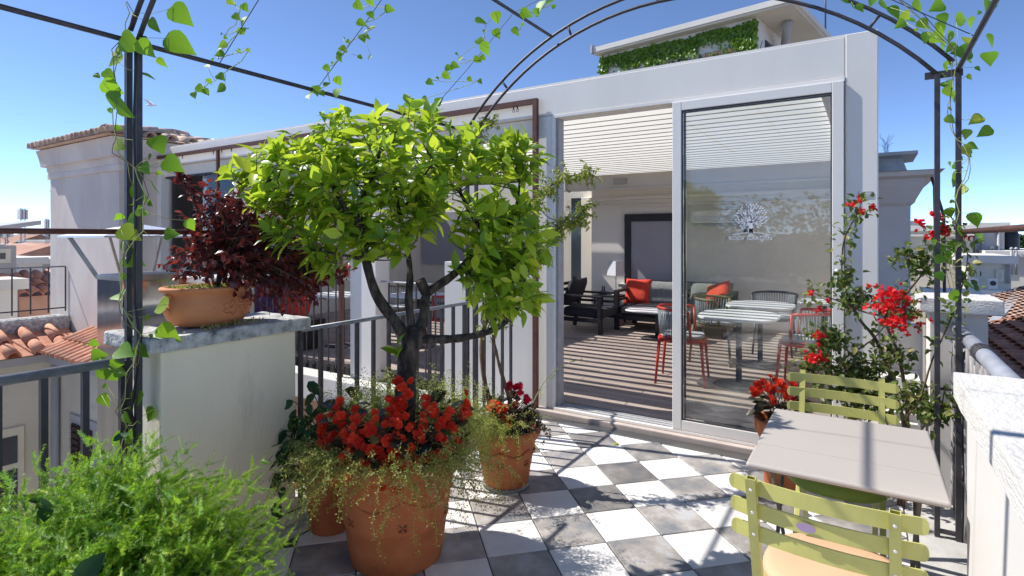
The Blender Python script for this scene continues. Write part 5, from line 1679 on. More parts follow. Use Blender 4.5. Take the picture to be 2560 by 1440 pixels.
# ------------------------------------------------------------------ asparagus fern
fn = thing('asparagus_fern', 'feathery bright green asparagus fern filling the lower left corner', 'fern', (*P5, .40))
nb = MB()
rng = random.Random(11)
for k in range(14):
    y0_ = .0062 * k
    for q in range(5):
        a = rng.uniform(0, 6.28)
        L = rng.uniform(.011, .019) * (1.15 - k / 22)
        d = Vector((math.cos(a), .55, math.sin(a))).normalized() * L
        x = d.cross(Vector((0, 1, 0))).normalized() * .0014
        p = Vector((0, y0_, 0))
        nb.add([p - x, p + x, p + d + x * .3, p + d - x * .3], [(0, 1, 2, 3)])
NEED = nb.mesh('fern_sprig', M['fern'], True)
Ms = []; stems = MB()
fc = Vector((*P5, .42))
for k in range(430):
    a = random.uniform(0, 6.28)
    el = random.uniform(.05, 1.35)
    dv = Vector((math.cos(a) * math.cos(el), math.sin(a) * math.cos(el), math.sin(el)))
    L = random.uniform(.32, .56) * (.82 + .18 * math.cos(el)) * (.92 if dv.dot(VR) > .3 else 1.05)
    pts = []
    cur = fc + Vector((random.gauss(0, .05), random.gauss(0, .05), 0)); d = (dv + VU * .5).normalized()
    for i in range(13):
        pts.append(cur.copy())
        cur = cur + d * L / 12
        d = (d + Vector((0, 0, -.085 - .05 * i / 12)) + rvec(.05)).normalized()
    stems.tube(pts, [.0016 - .0001 * i for i in range(13)], 4)
    for i in range(3, 13):
        tdir = (pts[i] - pts[i - 1]).normalized()
        nsp = 3
        for s in range(nsp):
            sd = tdir.orthogonal().normalized(); sd.rotate(Quaternion(tdir, random.uniform(0, 6.28)))
            sd = (sd + tdir * .9 + VU * .15).normalized()
            Ms.append(frame_mat(pts[i], sd, rvec(), random.uniform(.6, 1.15) * (1.15 - .04 * i)))
joined('needles', NEED, Ms, M['fern'], fn)
stems.build('fronds', M['vinestem'], fn, True, kind='stuff')
Ms = []
for k in range(26):
    p = fc + Vector((random.gauss(-.06, .2), random.gauss(-.1, .18), random.uniform(.08, .36)))
    Ms.append(frame_mat(p, (rvec(.7) + VU * .3).normalized(), VU + rvec(.5), random.uniform(.05, .09)))
foliage(fn, 'stray_leaf', [OVAL], Ms, M['darkleaf'], 30)

# ------------------------------------------------------------------ bougainvillea
bg_ = thing('bougainvillea', 'straggly bougainvillea with crimson bracts climbing beside the glass door', 'bougainvillea', (.16, 3.86, 0))
Pb = [
    [(.15, 3.86, .0), (.176, 3.8, .448), (.061, 3.8, .89), (-.035, 3.78, 1.044), (-.094, 3.76, 1.18), (-.123, 3.75, 1.294), (-.112, 3.72, 1.501), (-.054, 3.7, 1.636), (-.025, 3.7, 1.714)],
    [(.17, 3.86, .0), (.19, 3.8, .45), (.152, 3.75, .842), (.078, 3.7, 1.084), (.168, 3.7, 1.199), (.255, 3.7, 1.332), (.305, 3.68, 1.418), (.311, 3.64, 1.56)],
    [(.16, 3.83, .35), (-.0, 3.78, .62), (-.143, 3.75, .796), (-.25, 3.72, .85)],
    [(.17, 3.8, .5), (.231, 3.62, .671), (.282, 3.6, .885), (.37, 3.58, 1.15), (.421, 3.56, 1.424), (.363, 3.58, 1.584)],
    [(-.143, 3.75, .796), (.022, 3.75, .94), (.10, 3.72, 1.06)],
    [(.078, 3.7, 1.084), (-.02, 3.72, 1.1), (-.16, 3.72, 1.16), (-.28, 3.7, 1.195)],
    [(.152, 3.75, .842), (.02, 3.78, .80), (-.15, 3.76, .9), (-.24, 3.72, .96)],
    [(.19, 3.8, .35), (.26, 3.62, .55), (.31, 3.58, .62), (.33, 3.56, .75)],
    [(.168, 3.7, 1.199), (.16, 3.66, 1.15), (.2, 3.63, 1.08)],
]
Ms = []
for i, pts in enumerate(Pb):
    sp_ = limb(pts, .011 if i < 2 else .006, .002, 'branch', M['brownstem'], bg_, 7, .15)
    for p in sp_[int(len(sp_) * .45):]:
        for k in range(10):
            q = p + rvec(.03)
            Ms.append(frame_mat(q, (q - p).normalized() * .6 + rvec(.5), VU + rvec(.5) - VF * .5, random.uniform(.024, .046)))
tw = MB()
for c, n, s in (((-.173, 3.75, .93), 60, .05), ((-.28, 3.74, .76), 40, .04), ((-.035, 3.75, 1.18), 36, .045), ((.042, 3.8, .69), 100, .08), ((.21, 3.7, 1.40), 46, .045), ((.20, 3.66, .66), 60, .06), ((.30, 3.6, .62), 40, .035), ((-.075, 3.8, .74), 80, .07), ((.003, 3.8, .58), 90, .07), ((.12, 3.75, .88), 46, .06), ((-.15, 3.78, .62), 40, .06), ((-.10, 3.74, 1.3), 14, .025)):
    c = Vector(c)
    for k in range(int(n * 2.6)):
        q = c + VR * random.gauss(0, s) + VU * random.gauss(0, s * .8) + VF * random.gauss(0, s * .6)
        Ms.append(frame_mat(q, (rvec(.7) - VU * .2).normalized(), VU + rvec(.5) - VF * .6, random.uniform(.024, .046)))
        if k % 5 == 0: tw.tube([c + rvec(.02), q], .0013, 4)
tw.build('twigs', M['brownstem'], bg_, True, kind='stuff')
foliage(bg_, 'leaf', [BOUGL], Ms, M['bougleaf'], 300)
mb = MB()
for k in range(3):
    a = k * 2.094
    for t_, w in ((0.05, .1),):
        pass
    rows = [(0, .08), (.45, .42), (.8, .36), (1.1, .04)]
    b = len(mb.v)
    for t_, w in rows:
        rad = t_ * .75; z = t_ * .65
        for s in (-1, 0, 1):
            x = rad; y = s * w
            mb.v.append((x * math.cos(a) - y * math.sin(a), x * math.sin(a) + y * math.cos(a), z + .18 * abs(s) * w))
    for i in range(3):
        mb.f += [(b + i * 3, b + i * 3 + 1, b + i * 3 + 4, b + i * 3 + 3), (b + i * 3 + 1, b + i * 3 + 2, b + i * 3 + 5, b + i * 3 + 4)]
BRACT = mb.mesh('bract', M['bract'], True)
Ms = []
for c, n, su, sw in (((.112, 3.65, 1.201), 62, .05, .036), ((.155, 3.62, 1.089), 64, .055, .028), ((.07, 3.65, 1.14), 20, .03, .03), ((-.252, 3.7, .816), 30, .035, .018), ((-.231, 3.7, .95), 15, .022, .014), ((-.282, 3.7, 1.195), 5, .008, .008), ((-.195, 3.7, 1.14), 4, .008, .006), ((-.241, 3.7, 1.107), 4, .007, .008), ((.298, 3.6, 1.626), 9, .018, .010), ((.231, 3.6, 1.596), 7, .010, .010), ((.331, 3.6, 1.56), 10, .014, .014), ((.282, 3.6, 1.534), 12, .02, .010), ((.415, 3.6, 1.523), 5, .01, .008), ((-.073, 3.7, 1.693), 4, .008, .008), ((-.034, 3.7, 1.722), 5, .009, .006), ((.022, 3.7, 1.684), 5, .009, .008), ((-.02, 3.7, 1.66), 3, .008, .006)):
    c = Vector(c)
    for k in range(n):
        q = c + VR * random.gauss(0, su) + VU * random.gauss(0, sw) + VF * random.gauss(0, su * .5)
        Ms.append(ball_mat(q, rvec(.6) - VF * .6 - VU * .2, random.uniform(.016, .024)))
for a in Ms: add_obj('bract', BRACT, bg_, a)

# fallen petals and leaves on the tiles
for k, (x, y, m_, lab) in enumerate(((-1.70, 3.17, 'begonia', 'single fallen red petal on a tile edge beside the medium pot'), (-1.55, 3.86, 'lemon', 'fallen yellow green leaf at the drain near the medium pot'), (-1.36, 2.62, 'darkleaf', 'small dark curled leaf fallen on a white tile'), (-.95, 3.72, 'darkleaf', 'dark crumb of leaf near the drain grille'))):
    me = leaf_mesh('fallen_leaf', M[m_], [(0, .05), (.3, .3), (.7, .26), (1, .02)], .5, .4)
    o = add_obj('fallen_leaf', me, None, frame_mat((x, y, .008), (math.cos(k * 2), math.sin(k * 2), .1), (0, 0, 1), (.02, .07, .022, .015)[k]))
    tag(o, lab, 'petal' if k == 0 else 'leaf')

# ================================================================== CHIMNEY, NEIGHBOURING ROOFS AND THE CITY
ch = thing('steel_chimney', 'square polished steel chimney flue with pyramid cowl beside the left post', 'chimney', (-3.46, 1.56, -3))
x0, x1, y0, y1 = -3.60, -3.31, 1.40, 1.69
MB().box(x0, y0, -8.0, x1, y1, 1.30).build('flue', M['chrome'], ch, bevel=.004)
MB().box(x0 - .006, y0 - .006, 1.285, x1 + .006, y1 + .006, 1.315).build('collar', M['chrome_old'], ch, bevel=.003)
for z in (.2, -.8):
    MB().box(x0 - .004, y0 - .004, z, x1 + .004, y1 + .004, z + .02).build('seam', M['chrome_old'], ch)
cx, cy = (x0 + x1) / 2, (y0 + y1) / 2
hw = .28
for sx, xx_ in ((-1, x0), (1, x1)):
    for sy, yy_ in ((-1, y0), (1, y1)):
        MB().bar((xx_, yy_, 1.30), (cx + sx * hw * .86, cy + sy * hw * .86, 1.525), .004, .022).build('strut', M['chrome_old'], ch)
mb = MB()
q = [(cx - hw, cy - hw, 1.525), (cx + hw, cy - hw, 1.525), (cx + hw, cy + hw, 1.525), (cx - hw, cy + hw, 1.525)]
mb.add(q + [(cx, cy, 1.592)], [(0, 1, 4), (1, 2, 4), (2, 3, 4), (3, 0, 4), (3, 2, 1, 0)])
mb.build('cowl', M['cowl'], ch)
MB().box(cx - hw, cy - hw, 1.515, cx + hw, cy - hw + .003, 1.5245).build('cowl_lip', M['cowl'], ch)
MB().box(cx + hw - .003, cy - hw + .003, 1.515, cx + hw, cy + hw, 1.5245).build('cowl_lip', M['cowl'], ch)
tp = thing('distant_pot', 'terracotta pot on the parapet beyond the steel chimney', 'pot', (-6.2, 2.5, 0))
MB().lathe([(0, 0), (.14, 0), (.17, .30), (.2, .31), (.2, .38), (.16, .38), (.15, .33), (0, .33)], (-6.3, 3.05, .72), 24).build('body', M['terracotta'], tp, True)
MB().box(-6.6, 2.7, -6, -6.0, 3.25, .718).build('stand', M['plaster'], tp)


def half_tube(L, r0, r1, m, name, n=7, th=.012):
    mb = MB()
    for (y, r) in ((0, r0), (L, r1)):
        for rr in (r, r - th):
            for k in range(n):
                a = math.pi * k / (n - 1)
                mb.v.append((rr * math.cos(a), y, rr * math.sin(a)))
    for k in range(n - 1):
        mb.f.append((k, k + 1, 2 * n + k + 1, 2 * n + k))
        mb.f.append((n + k + 1, n + k, 3 * n + k, 3 * n + k + 1))
        mb.f.append((k + 1, k, n + k, n + k + 1))
        mb.f.append((2 * n + k, 2 * n + k + 1, 3 * n + k + 1, 3 * n + k))
    return mb.mesh(name, m, True)


def tile_field(root, me, o, along, up, cols, rows, sw, sl, jit=.008, name='roof_tile'):
    """o: eave corner, along: unit vector of the eave, up: unit vector up the slope"""
    o = Vector(o); along = Vector(along).normalized(); up = Vector(up).normalized()
    nz = along.cross(up)
    if nz.z < 0: nz = -nz
    for i in range(cols):
        for j in range(rows):
            p = o + along * (i + .5) * sw + up * j * sl + nz * (.012 * (j % 2)) + rvec(jit * .4)
            Mx = frame_mat(p, up, nz, 1.0) @ Matrix.Rotation(random.uniform(-.02, .02), 4, 'Z')
            add_obj(name, me, root, Mx)


# --- tower with old tiled hip roof at left
YB = 3.77
lb = thing('plaster_tower', 'mauve grey plaster roof tower with moulded cornice and old tiled roof', 'building', (-10.2, 4.8, -18))
MB().box(-11.40, YB, -18, -8.99, 6.2, 2.60).build('wall', M['lavender'], lb)
MB().box(-11.44, YB - .03, 2.47, -8.95, 6.24, 2.56).build('string_course', M['lavender'], lb, bevel=.01)
mb = MB()
prof = [(0.02, 2.56), (.035, 2.60), (.04, 2.66), (.10, 2.67), (.105, 2.72), (.115, 2.78), (.13, 2.86), (.15, 2.93)]
ring = []
for off, z in prof:
    ring.append([(-11.40 - off, YB - off, z), (-8.99 + off, YB - off, z), (-8.99 + off, 6.2 + off, z), (-11.40 - off, 6.2 + off, z)])
for r_ in ring: mb.v += r_
for j in range(len(ring) - 1):
    for k in range(4):
        mb.f.append((j * 4 + k, j * 4 + (k + 1) % 4, (j + 1) * 4 + (k + 1) % 4, (j + 1) * 4 + k))
mb.f.append(tuple((len(ring) - 1) * 4 + k for k in range(4)))
mb.build('cornice', M['lavender'], lb)
ov = .26
ovx = .07
e = [(-11.40 - ovx, YB - ov, 2.945), (-8.99 + ov, YB - ov, 2.945), (-8.99 + ov, 6.2 + ov, 2.945), (-11.40 - ovx, 6.2 + ov, 2.945)]
hr = MB().add(e + [(-10.6, 5.0, 3.22), (-9.8, 5.0, 3.22)], [(0, 1, 5, 4), (1, 2, 5), (2, 3, 4, 5), (3, 0, 4), (3, 2, 1, 0)]).build('roof', M['oldtile'], lb)
ht = half_tube(.40, .085, .07, M['oldtile'], 'roof_tile')
sl_f = Vector((0, 1.63, .275)).normalized()
for j in range(3):
    n = 18 - j * 3
    tile_field(hr, ht, (-11.40 - ovx + .02 + j * .27, YB - ov - .03 + sl_f.y * .33 * j, 2.95 + sl_f.z * .33 * j), (1, 0, 0), sl_f, n, 1, .162, .33)
sl_r = Vector((-1.21, 0, .275)).normalized()
for j in range(3):
    tile_field(hr, ht, (-8.99 + ov + .03 + sl_r.x * .33 * j, YB - ov + .12 + j * .3, 2.95 + sl_r.z * .33 * j), (0, 1, 0), sl_r, 9 - j, 1, .29, .33)
ht2 = half_tube(.40, .12, .10, M['oldtile'], 'roof_tile')
a = Vector(e[1]); b = Vector((-9.8, 5.0, 3.22)); d = (b - a).normalized()
for k in range(6):
    add_obj('ridge_tile', ht2, hr, frame_mat(a + d * k * .33, d, VU, 1))
lbx = thing('junction_box', 'tiny black sensor box on the tower wall below the cornice', 'box', (-8.93, 4.0, 2.4))
MB().box(-8.988, 3.98, 2.36, -8.93, 4.06, 2.50).build('casing', M['black'], lbx)

# --- lower house in the light well
lw = thing('courtyard_house', 'grey cream courtyard house with terracotta tiled eaves below the terrace', 'building', (-9.6, 3.0, -18))
MB().box(-10.35, -2.0, -18, -10.05, 3.42, -.14).build('wall', M['plaster'], lw)
MB().box(-10.35, 3.42, -18, -8.2, 3.765, -.14).build('wall', M['plaster'], lw)
MB().box(-10.04, -2.0, -.26, -9.92, 3.40, -.15).build('eave_board', M['trim'], lw)
MB().box(-9.92, 3.22, -.26, -8.2, 3.418, -.15).build('eave_board', M['trim'], lw)
MB().tube([(-9.98, 3.36, -.27), (-9.98, 3.36, -9)], .045, 10).build('downpipe', M['trim'], lw, True)
r1_ = MB().add([(-9.86, 3.16, -.13), (-8.2, 3.16, -.13), (-8.2, 3.768, .09), (-9.86, 3.768, .09)], [(0, 1, 2, 3)]).build('roof', M['rooftile'], lw)
ct = half_tube(.40, .07, .058, M['rooftile'], 'roof_tile')
u_ = Vector((0, .6, .22)).normalized()
tile_field(r1_, ct, (-9.9, 3.12, -.115), (1, 0, 0), u_, 11, 2, .155, .33)
r2_ = MB().add([(-9.86, -2, -.13), (-9.86, 3.7, -.13), (-10.6, 3.7, .13), (-10.6, -2, .13)], [(0, 1, 2, 3)]).build('roof', M['rooftile'], lw)
u_ = Vector((-.74, 0, .26)).normalized()
ctb = half_tube(.42, .085, .07, M['rooftile'], 'roof_tile')
tile_field(r2_, ctb, (-9.82, -.9, -.115), (0, 1, 0), u_, 15, 2, .30, .35)
# ridge wall with black railing above
MB().box(-10.9, -2.0, -.5, -10.55, 3.765, .31).build('ridge_wall', M['grey_trav'], lw, bevel=.08, seg=3)
railing('roof_railing', 'thin black railing on the roof wall left of the plaster tower', (-10.75, 3.75), (-10.75, -1.8), .35, 1.06, .22, .012, .016, M['rail'], M['steel'])
# windows of the lower house
w1 = MB().box(-10.048, 2.42, -3.0, -10.02, 3.02, -1.12).build('window', M['winframe'], lw, bevel=.01)
for a_, b_, c_, d_ in ((2.50, 2.70, -1.62, -1.24), (2.74, 2.94, -1.62, -1.24), (2.50, 2.70, -2.9, -1.7), (2.74, 2.94, -2.9, -1.7)):
    MB().box(-10.018, a_, c_, -10.012, b_, d_).build('pane', M['darkglass'], w1)
w2 = MB().box(-9.62, 3.395, -2.6, -8.72, 3.419, -.98).build('window', M['trim'], lw, bevel=.008)
for k, (a_, b_) in enumerate(((-9.48, -9.19), (-9.17, -8.86))):
    s_ = MB().box(a_, 3.37, -2.5, b_, 3.393, -1.10).build('shutter', M['shutter_brown'], w2)
    for i in range(15):
        MB().box(a_ + .03, 3.355, -2.44 + i * .09, b_ - .03, 3.369, -2.38 + i * .09).build('slat', M['shutter_brown'], s_)

# --- penthouse with ivy above the pavilion
A = Vector((-5.586, 13.03, 0)); dx = Vector((.987, -.163, 0)); dy = Vector((.163, .987, 0))
ph = thing('ivy_penthouse', 'white penthouse wall with flat overhanging roof above the glass room', 'building', (-3.7, 13, -18))
Mx = Matrix(((dx.x, dy.x, 0, A.x), (dx.y, dy.y, 0, A.y), (0, 0, 1, 0), (0, 0, 0, 1)))


def pbox(x0, y0, z0, x1, y1, z1, name, m, root, **k):
    mb = MB().box(x0, y0, z0, x1, y1, z1)
    mb.v = [tuple(Mx @ Vector(p)) for p in mb.v]
    return mb.build(name, m, root, **k)


pbox(0, 0, -18, 3.72, 4.5, 6.04, 'wall', M['gwall2'], ph)
pbox(-.10, -.20, 6.045, 4.45, 5.0, 6.09, 'soffit', M['plaster'], ph)
pbox(-.10, -.24, 6.092, 4.50, 5.05, 6.21, 'roof_slab', M['gwall2'], ph)
pbox(-.16, -.28, 6.07, -.11, -.10, 6.28, 'slab_end', M['trim'], ph)
pbox(3.722, .5, 4.6, 3.74, 1.6, 5.7, 'window', M['darkglass'], ph)
p_ = Mx @ Vector((4.15, .6, 0))
MB().tube([(p_.x, p_.y, 6.0), (p_.x - .1, p_.y + .5, 5.8), (p_.x - .25, p_.y + 1.2, 5.2)], .09, 10).build('drain_pipe', M['trim'], ph, True)
iv = thing('ivy', 'green ivy curtain covering the penthouse wall above the glass room', 'ivy', tuple(Mx @ Vector((1.8, 0, 4))))
Ms = []
from mathutils import noise as mnoise
for k in range(15000):
    u = random.uniform(-.05, 3.74); w = random.random() ** 1.0
    z = 6.0 - 2.3 * w
    edge = 5.62 + .30 * mnoise.noise(Vector((u * 1.3, 0, 3))) + .16 * mnoise.noise(Vector((u * 4, 2, 0))) + (.0 if u < 3.45 else -1.5) + (-.9 if u < .2 else 0) + (-.06 if 1.2 < u < 2.0 else 0) + (.04 if 2.5 < u < 3.3 else 0)
    if z < edge and random.random() > .16 * math.exp(-(edge - z) * 1.6): continue
    if z > 6.0 - .12 * max(0, mnoise.noise(Vector((u * 2, 7, 0)))): continue
    p = Mx @ Vector((u, -.03 - .16 * random.random() * min(1, (6.0 - z)), z))
    Ms.append(frame_mat(p, (rvec(.5) - VU * .7).normalized(), -dy + rvec(.5), random.uniform(.05, .085)))
joined('ivy_leaves', IVYL, Ms, M['ivy'], iv)
tw = MB()
for k in range(150):
    u = random.uniform(.0, 3.7); z = 3.6
    pts = []
    while z < 5.6:
        pts.append(Mx @ Vector((u, -.03, z))); z += .16; u += random.gauss(0, .035)
    tw.tube(pts, random.uniform(.006, .014), 4)
tw.build('bare_stems', M['brownstem'], iv, True, kind='stuff')
an = thing('roof_antenna', 'thin television antenna on the penthouse roof', 'antenna', tuple(Mx @ Vector((4.4, 2.6, 6.26))))
p_ = Mx @ Vector((4.4, 2.6, 0))
MB().tube([(p_.x, p_.y, 6.26), (p_.x, p_.y, 7.3)], .02, 6).build('mast', M['steel'], an, True)

# --- stub chimney pier right of the facade
sp = thing('cornice_pier', 'grey plaster pier with flared cornice and stone cap right of the glass room', 'pier', (.2, 6.6, 0))
MB().box(.066, 6.2, -6, .33, 7.4, 1.80).build('shaft', M['greyplaster'], sp)
mb = MB(); ring = []
for off, z in ((0, 1.80), (.03, 1.83), (.04, 1.86), (.10, 1.98), (.11, 2.04), (.19, 2.06), (.20, 2.10)):
    ring.append([(.063, 6.2 - off, z), (.33 + off, 6.2 - off, z), (.33 + off, 7.4 + off, z), (.063, 7.4 + off, z)])
for r_ in ring: mb.v += r_
for j in range(len(ring) - 1):
    for k in range(4): mb.f.append((j * 4 + k, j * 4 + (k + 1) % 4, (j + 1) * 4 + (k + 1) % 4, (j + 1) * 4 + k))
mb.f.append(tuple((len(ring) - 1) * 4 + k for k in range(4)))
mb.build('cornice', M['greyplaster'], sp)
MB().add([(.063, 5.98, 2.102), (.56, 5.98, 2.102), (.56, 7.62, 2.102), (.063, 7.62, 2.102), (.063, 6.46, 2.13), (.36, 6.46, 2.13), (.36, 7.2, 2.13), (.063, 7.2, 2.13)], [(0, 1, 5, 4), (1, 2, 6, 5), (2, 3, 7, 6), (3, 0, 4, 7), (4, 5, 6, 7), (3, 2, 1, 0)]).build('weathering', M['concrete'], sp)
MB().add([(.07, 6.5, 2.12), (.33, 6.5, 2.12), (.33, 7.1, 2.12), (.07, 7.1, 2.12), (.07, 6.54, 2.28), (.28, 6.54, 2.28), (.28, 7.06, 2.28), (.07, 7.06, 2.28), (.068, 6.45, 2.30), (.40, 6.45, 2.30), (.40, 7.15, 2.30), (.068, 7.15, 2.30), (.068, 6.45, 2.33), (.40, 6.45, 2.33), (.40, 7.15, 2.33), (.068, 7.15, 2.33)],
         [(0, 1, 5, 4), (1, 2, 6, 5), (2, 3, 7, 6), (3, 0, 4, 7), (4, 5, 9, 8), (5, 6, 10, 9), (6, 7, 11, 10), (7, 4, 8, 11), (8, 9, 13, 12), (9, 10, 14, 13), (10, 11, 15, 14), (11, 8, 12, 15), (12, 13, 14, 15)]).build('cap', M['concrete'], sp)
MB().tube([(.50, 6.1, 2.0), (.51, 6.1, 1.2), (.50, 6.1, .2)], .018, 8).build('downpipe', M['steel'], sp, True)
MB().tube([(.47, 6.05, 2.04), (.55, 6.0, 1.7), (.56, 6.0, .2)], .012, 8).build('cable', M['steel'], sp, True)
mb = MB()
for k in range(18):
    a = random.uniform(0, 6.28); mb.tube([(.16, 6.8, 2.33), Vector((.16, 6.8, 2.42)) + rvec(.02), Vector((.16 + .07 * math.cos(a), 6.8 + .1 * math.sin(a), 2.42 + random.random() * .14))], .0009, 4)
mb.build('dry_weed', M['brownstem'], label='wispy dry weed growing on top of the grey pier cap', cat='weed')
# low wall and louvred box between post and reeds
rw = thing('end_wall', 'pale low wall closing the terrace between glass room and reed screen', 'wall', (.25, 4.4, 0))
MB().box(.066, 4.44, -.1, .30, 4.56, .95).build('wall', M['parapet'], rw, bevel=.01)
lo = thing('louvred_box', 'small white louvred housing behind the bougainvillea', 'housing', (.16, 4.2, .0))
MB().box(.07, 4.16, .02, .27, 4.42, .66).build('casing', M['frame'], lo, bevel=.006)
for k in range(9):
    MB().obox(Matrix.Translation((.17, 4.15, .10 + k * .06)) @ Matrix.Rotation(R(35), 4, 'X'), .17, .03, .006).build('louvre', M['frame'], lo)
rp_ = thing('right_pier', 'white pier with thick weathered cap beyond the reed screen', 'pier', (.44, 4.2, 0))
MB().box(.31, 4.07, -6, .57, 4.36, 1.085).build('shaft', M['greyplaster'], rp_)
rough_box(.25, 4.0, 1.087, .63, 4.42, 1.172, .005, .04, 21).build('cap', M['travertine'], rp_, bevel=.006, seg=1)

# --- tiled roofs at right
def roof_plane(label, name, quad, cols, rows, m, sw_r, root=None):
    """quad: eave a, eave b, top b, top a"""
    a, b, c, d = [Vector(q) for q in quad]
    t = thing(name, label, 'roof', tuple((a + b) / 2 + Vector((0, 0, -1))))
    MB().add([a, b, c, d], [(0, 1, 2, 3)]).build('roof_deck', m, t)
    L = (d - a).length / rows
    W = (b - a).length / cols
    me = half_tube(1.0, .5, .42, m, 'roof_tile', 6, .06)
    for i in range(cols):
        for j in range(rows):
            f = (i + .5) / cols
            p0 = a.lerp(b, f).lerp(d.lerp(c, f), j / rows); p1_ = a.lerp(b, f).lerp(d.lerp(c, f), (j + 1.12) / rows)
            up = (p1_ - p0); nz = (b - a).cross(up)
            if nz.z < 0: nz = -nz
            up2 = up + nz.normalized() * (-.03)
            Mf = frame_mat(p0 + nz.normalized() * .03, up2, nz, 1.0) @ Matrix.Diagonal((W, up.length, W * .75, 1))
            add_obj('roof_tile', me, t, Mf)
    return t


roof_plane('near brown tiled roof slope dropping away beyond the white parapet', 'tiled_roof', [(.93, 4.4, .14), (.88, 9.4, .14), (2.5, 10.2, .62), (2.6, 4.4, .62)], 24, 10, M['browntile'], .2)
roof_plane('pinkish tiled roof slope with grey valley farther right', 'tiled_roof', [(1.25, 10.0, .10), (2.45, 11.2, .36), (3.6, 15.4, .86), (1.9, 13.2, .46)], 18, 14, M['pinktile'], .3)
roof_plane('small rust tiled hip between the two right hand roofs', 'tiled_roof', [(1.02, 9.6, .10), (2.6, 10.3, .48), (2.9, 11.3, .60), (1.3, 10.5, .22)], 16, 4, M['browntile'], .3)
MB().add([(1.45, 10.6, .25), (1.62, 10.75, .29), (2.55, 13.9, .62), (2.36, 13.8, .60), (1.45, 10.6, .1), (1.62, 10.75, .1), (2.55, 13.9, .45), (2.36, 13.8, .45)], [(0, 1, 2, 3), (7, 6, 5, 4), (0, 4, 5, 1), (1, 5, 6, 2), (2, 6, 7, 3), (3, 7, 4, 0)]).build('valley_flashing', M['metalroof'], label='grey metal valley gutter crossing the pinkish tiled roof', cat='gutter')
rh = thing('roof_house', 'pale house walls carrying the tiled roofs right of the terrace', 'building', (2, 9, -18))
MB().box(.95, 4.4, -18, 2.55, 9.5, .10).build('wall', M['plaster'], rh)
MB().box(1.3, 9.7, -18, 3.2, 14, .05).build('wall', M['plaster'], rh)


# --- far buildings
def building(label, x0, y0, x1, y1, ztop, m, roof='flat', wins=(), zb=-18, extra=None, name='house'):
    t = thing(name, label, 'building', ((x0 + x1) / 2, (y0 + y1) / 2, zb))
    wl_ = MB().box(x0, y0, zb, x1, y1, ztop).build('wall', m, t)
    if roof == 'flat':
        MB().box(x0 - .12, y0 - .12, ztop + .003, x1 + .12, y1 + .12, ztop + .18).build('roof_edge', M['gwall2'], t)
    elif roof == 'tile':
        xm = (x0 + x1) / 2; ym = (y0 + y1) / 2; o = .3; h = min(x1 - x0, y1 - y0) * .22
        if x1 - x0 > y1 - y0: rg = [(x0 - o, ym, ztop + h), (x1 + o, ym, ztop + h)]; fs = [(0, 1, 5, 4), (2, 3, 4, 5), (3, 0, 4), (1, 2, 5), (3, 2, 1, 0)]
        else: rg = [(xm, y0 - o, ztop + h), (xm, y1 + o, ztop + h)]; fs = [(0, 1, 4), (1, 2, 5, 4), (2, 3, 5), (3, 0, 4, 5), (3, 2, 1, 0)]
        MB().add([(x0 - o, y0 - o, ztop + .01), (x1 + o, y0 - o, ztop + .01), (x1 + o, y1 + o, ztop + .01), (x0 - o, y1 + o, ztop + .01)] + rg, fs).build('roof', M['froof'], t)
    elif roof == 'metal':
        MB().add([(x0 - .3, y0 - .3, ztop + .01), (x1 + .3, y0 - .3, ztop + .01), (x1 + .3, y1 + .3, ztop + .5), (x0 - .3, y1 + .3, ztop + .5), (x0 - .3, y0 - .3, ztop - .08), (x1 + .3, y0 - .3, ztop - .08), (x1 + .3, y1 + .3, ztop + .41), (x0 - .3, y1 + .3, ztop + .41)], [(0, 1, 2, 3), (7, 6, 5, 4), (0, 4, 5, 1), (1, 5, 6, 2), (2, 6, 7, 3), (3, 7, 4, 0)]).build('roof', M['metalroof'], t)
    for (f, a, b, c, d) in wins:      # f: 'x' face x1, 'y' face y0; a..b along, c..d height
        if f == 'x':
            w = MB().box(x1 + .003, a, c, x1 + .05, b, d).build('window', M['winframe'], t)
            MB().box(x1 + .052, a + .08, c + .08, x1 + .058, b - .08, d - .08).build('pane', M['darkglass'], w)
        else:
            w = MB().box(a, y0 - .05, c, b, y0 - .003, d).build('window', M['winframe'], t)
            MB().box(a + .08, y0 - .058, c + .08, b - .08, y0 - .052, d - .08).build('pane', M['darkglass'], w)
    return t


# left, seen between image edge and tower: direction roughly -X
building('grey hut with small dark window on the neighbouring roof at far left', -17.5, 2.2, -14.2, 4.15, 1.36, M['trim'], 'metal', [('x', 3.2, 4.05, 1.02, 1.30)], zb=-5)
building('white plant box on the roof behind the black railing', -12.9, 2.6, -12.2, 3.58, .64, M['gwall2'], 'flat', zb=-5)
oh = building('ochre wall with a scalloped terracotta tile edge behind the black railing', -15.5, 3.9, -13.2, 4.9, .42, M['pinkwall'], 'none', zb=-5)
ctm = half_tube(.5, .10, .085, M['rooftile'], 'roof_tile')
tile_field(oh, ctm, (-13.1, 3.85, .43), (0, 1, 0), Vector((-.9, 0, .25)).normalized(), 6, 3, .19, .42)
building('pale attic with antenna clutter beyond the tile edge', -24, 6.2, -21, 6.75, .75, M['gwall2'], 'flat', [('x', 6.3, 6.6, .1, .55)])
building('grey terrace house with dark windows left of the tower', -27, 7.0, -23.5, 9.0, .62, M['trim'], 'flat', [('x', 7.1, 7.5, -.3, .4), ('x', 7.6, 7.9, -.3, .4)])
building('tiled attic house in the middle of the left skyline', -36, 9.2, -31, 11.4, .72, M['gwall'], 'tile', [('x', 9.6, 10.0, -.2, .5)])
building('white block with roof terrace in the left skyline', -47, 12.3, -42, 13.4, .95, M['gwall2'], 'flat', [('x', 12.5, 12.9, 0, .7)])
building('brown tiled house farther along the left skyline', -58, 16.4, -50, 18.8, .6, M['gwall'], 'tile')
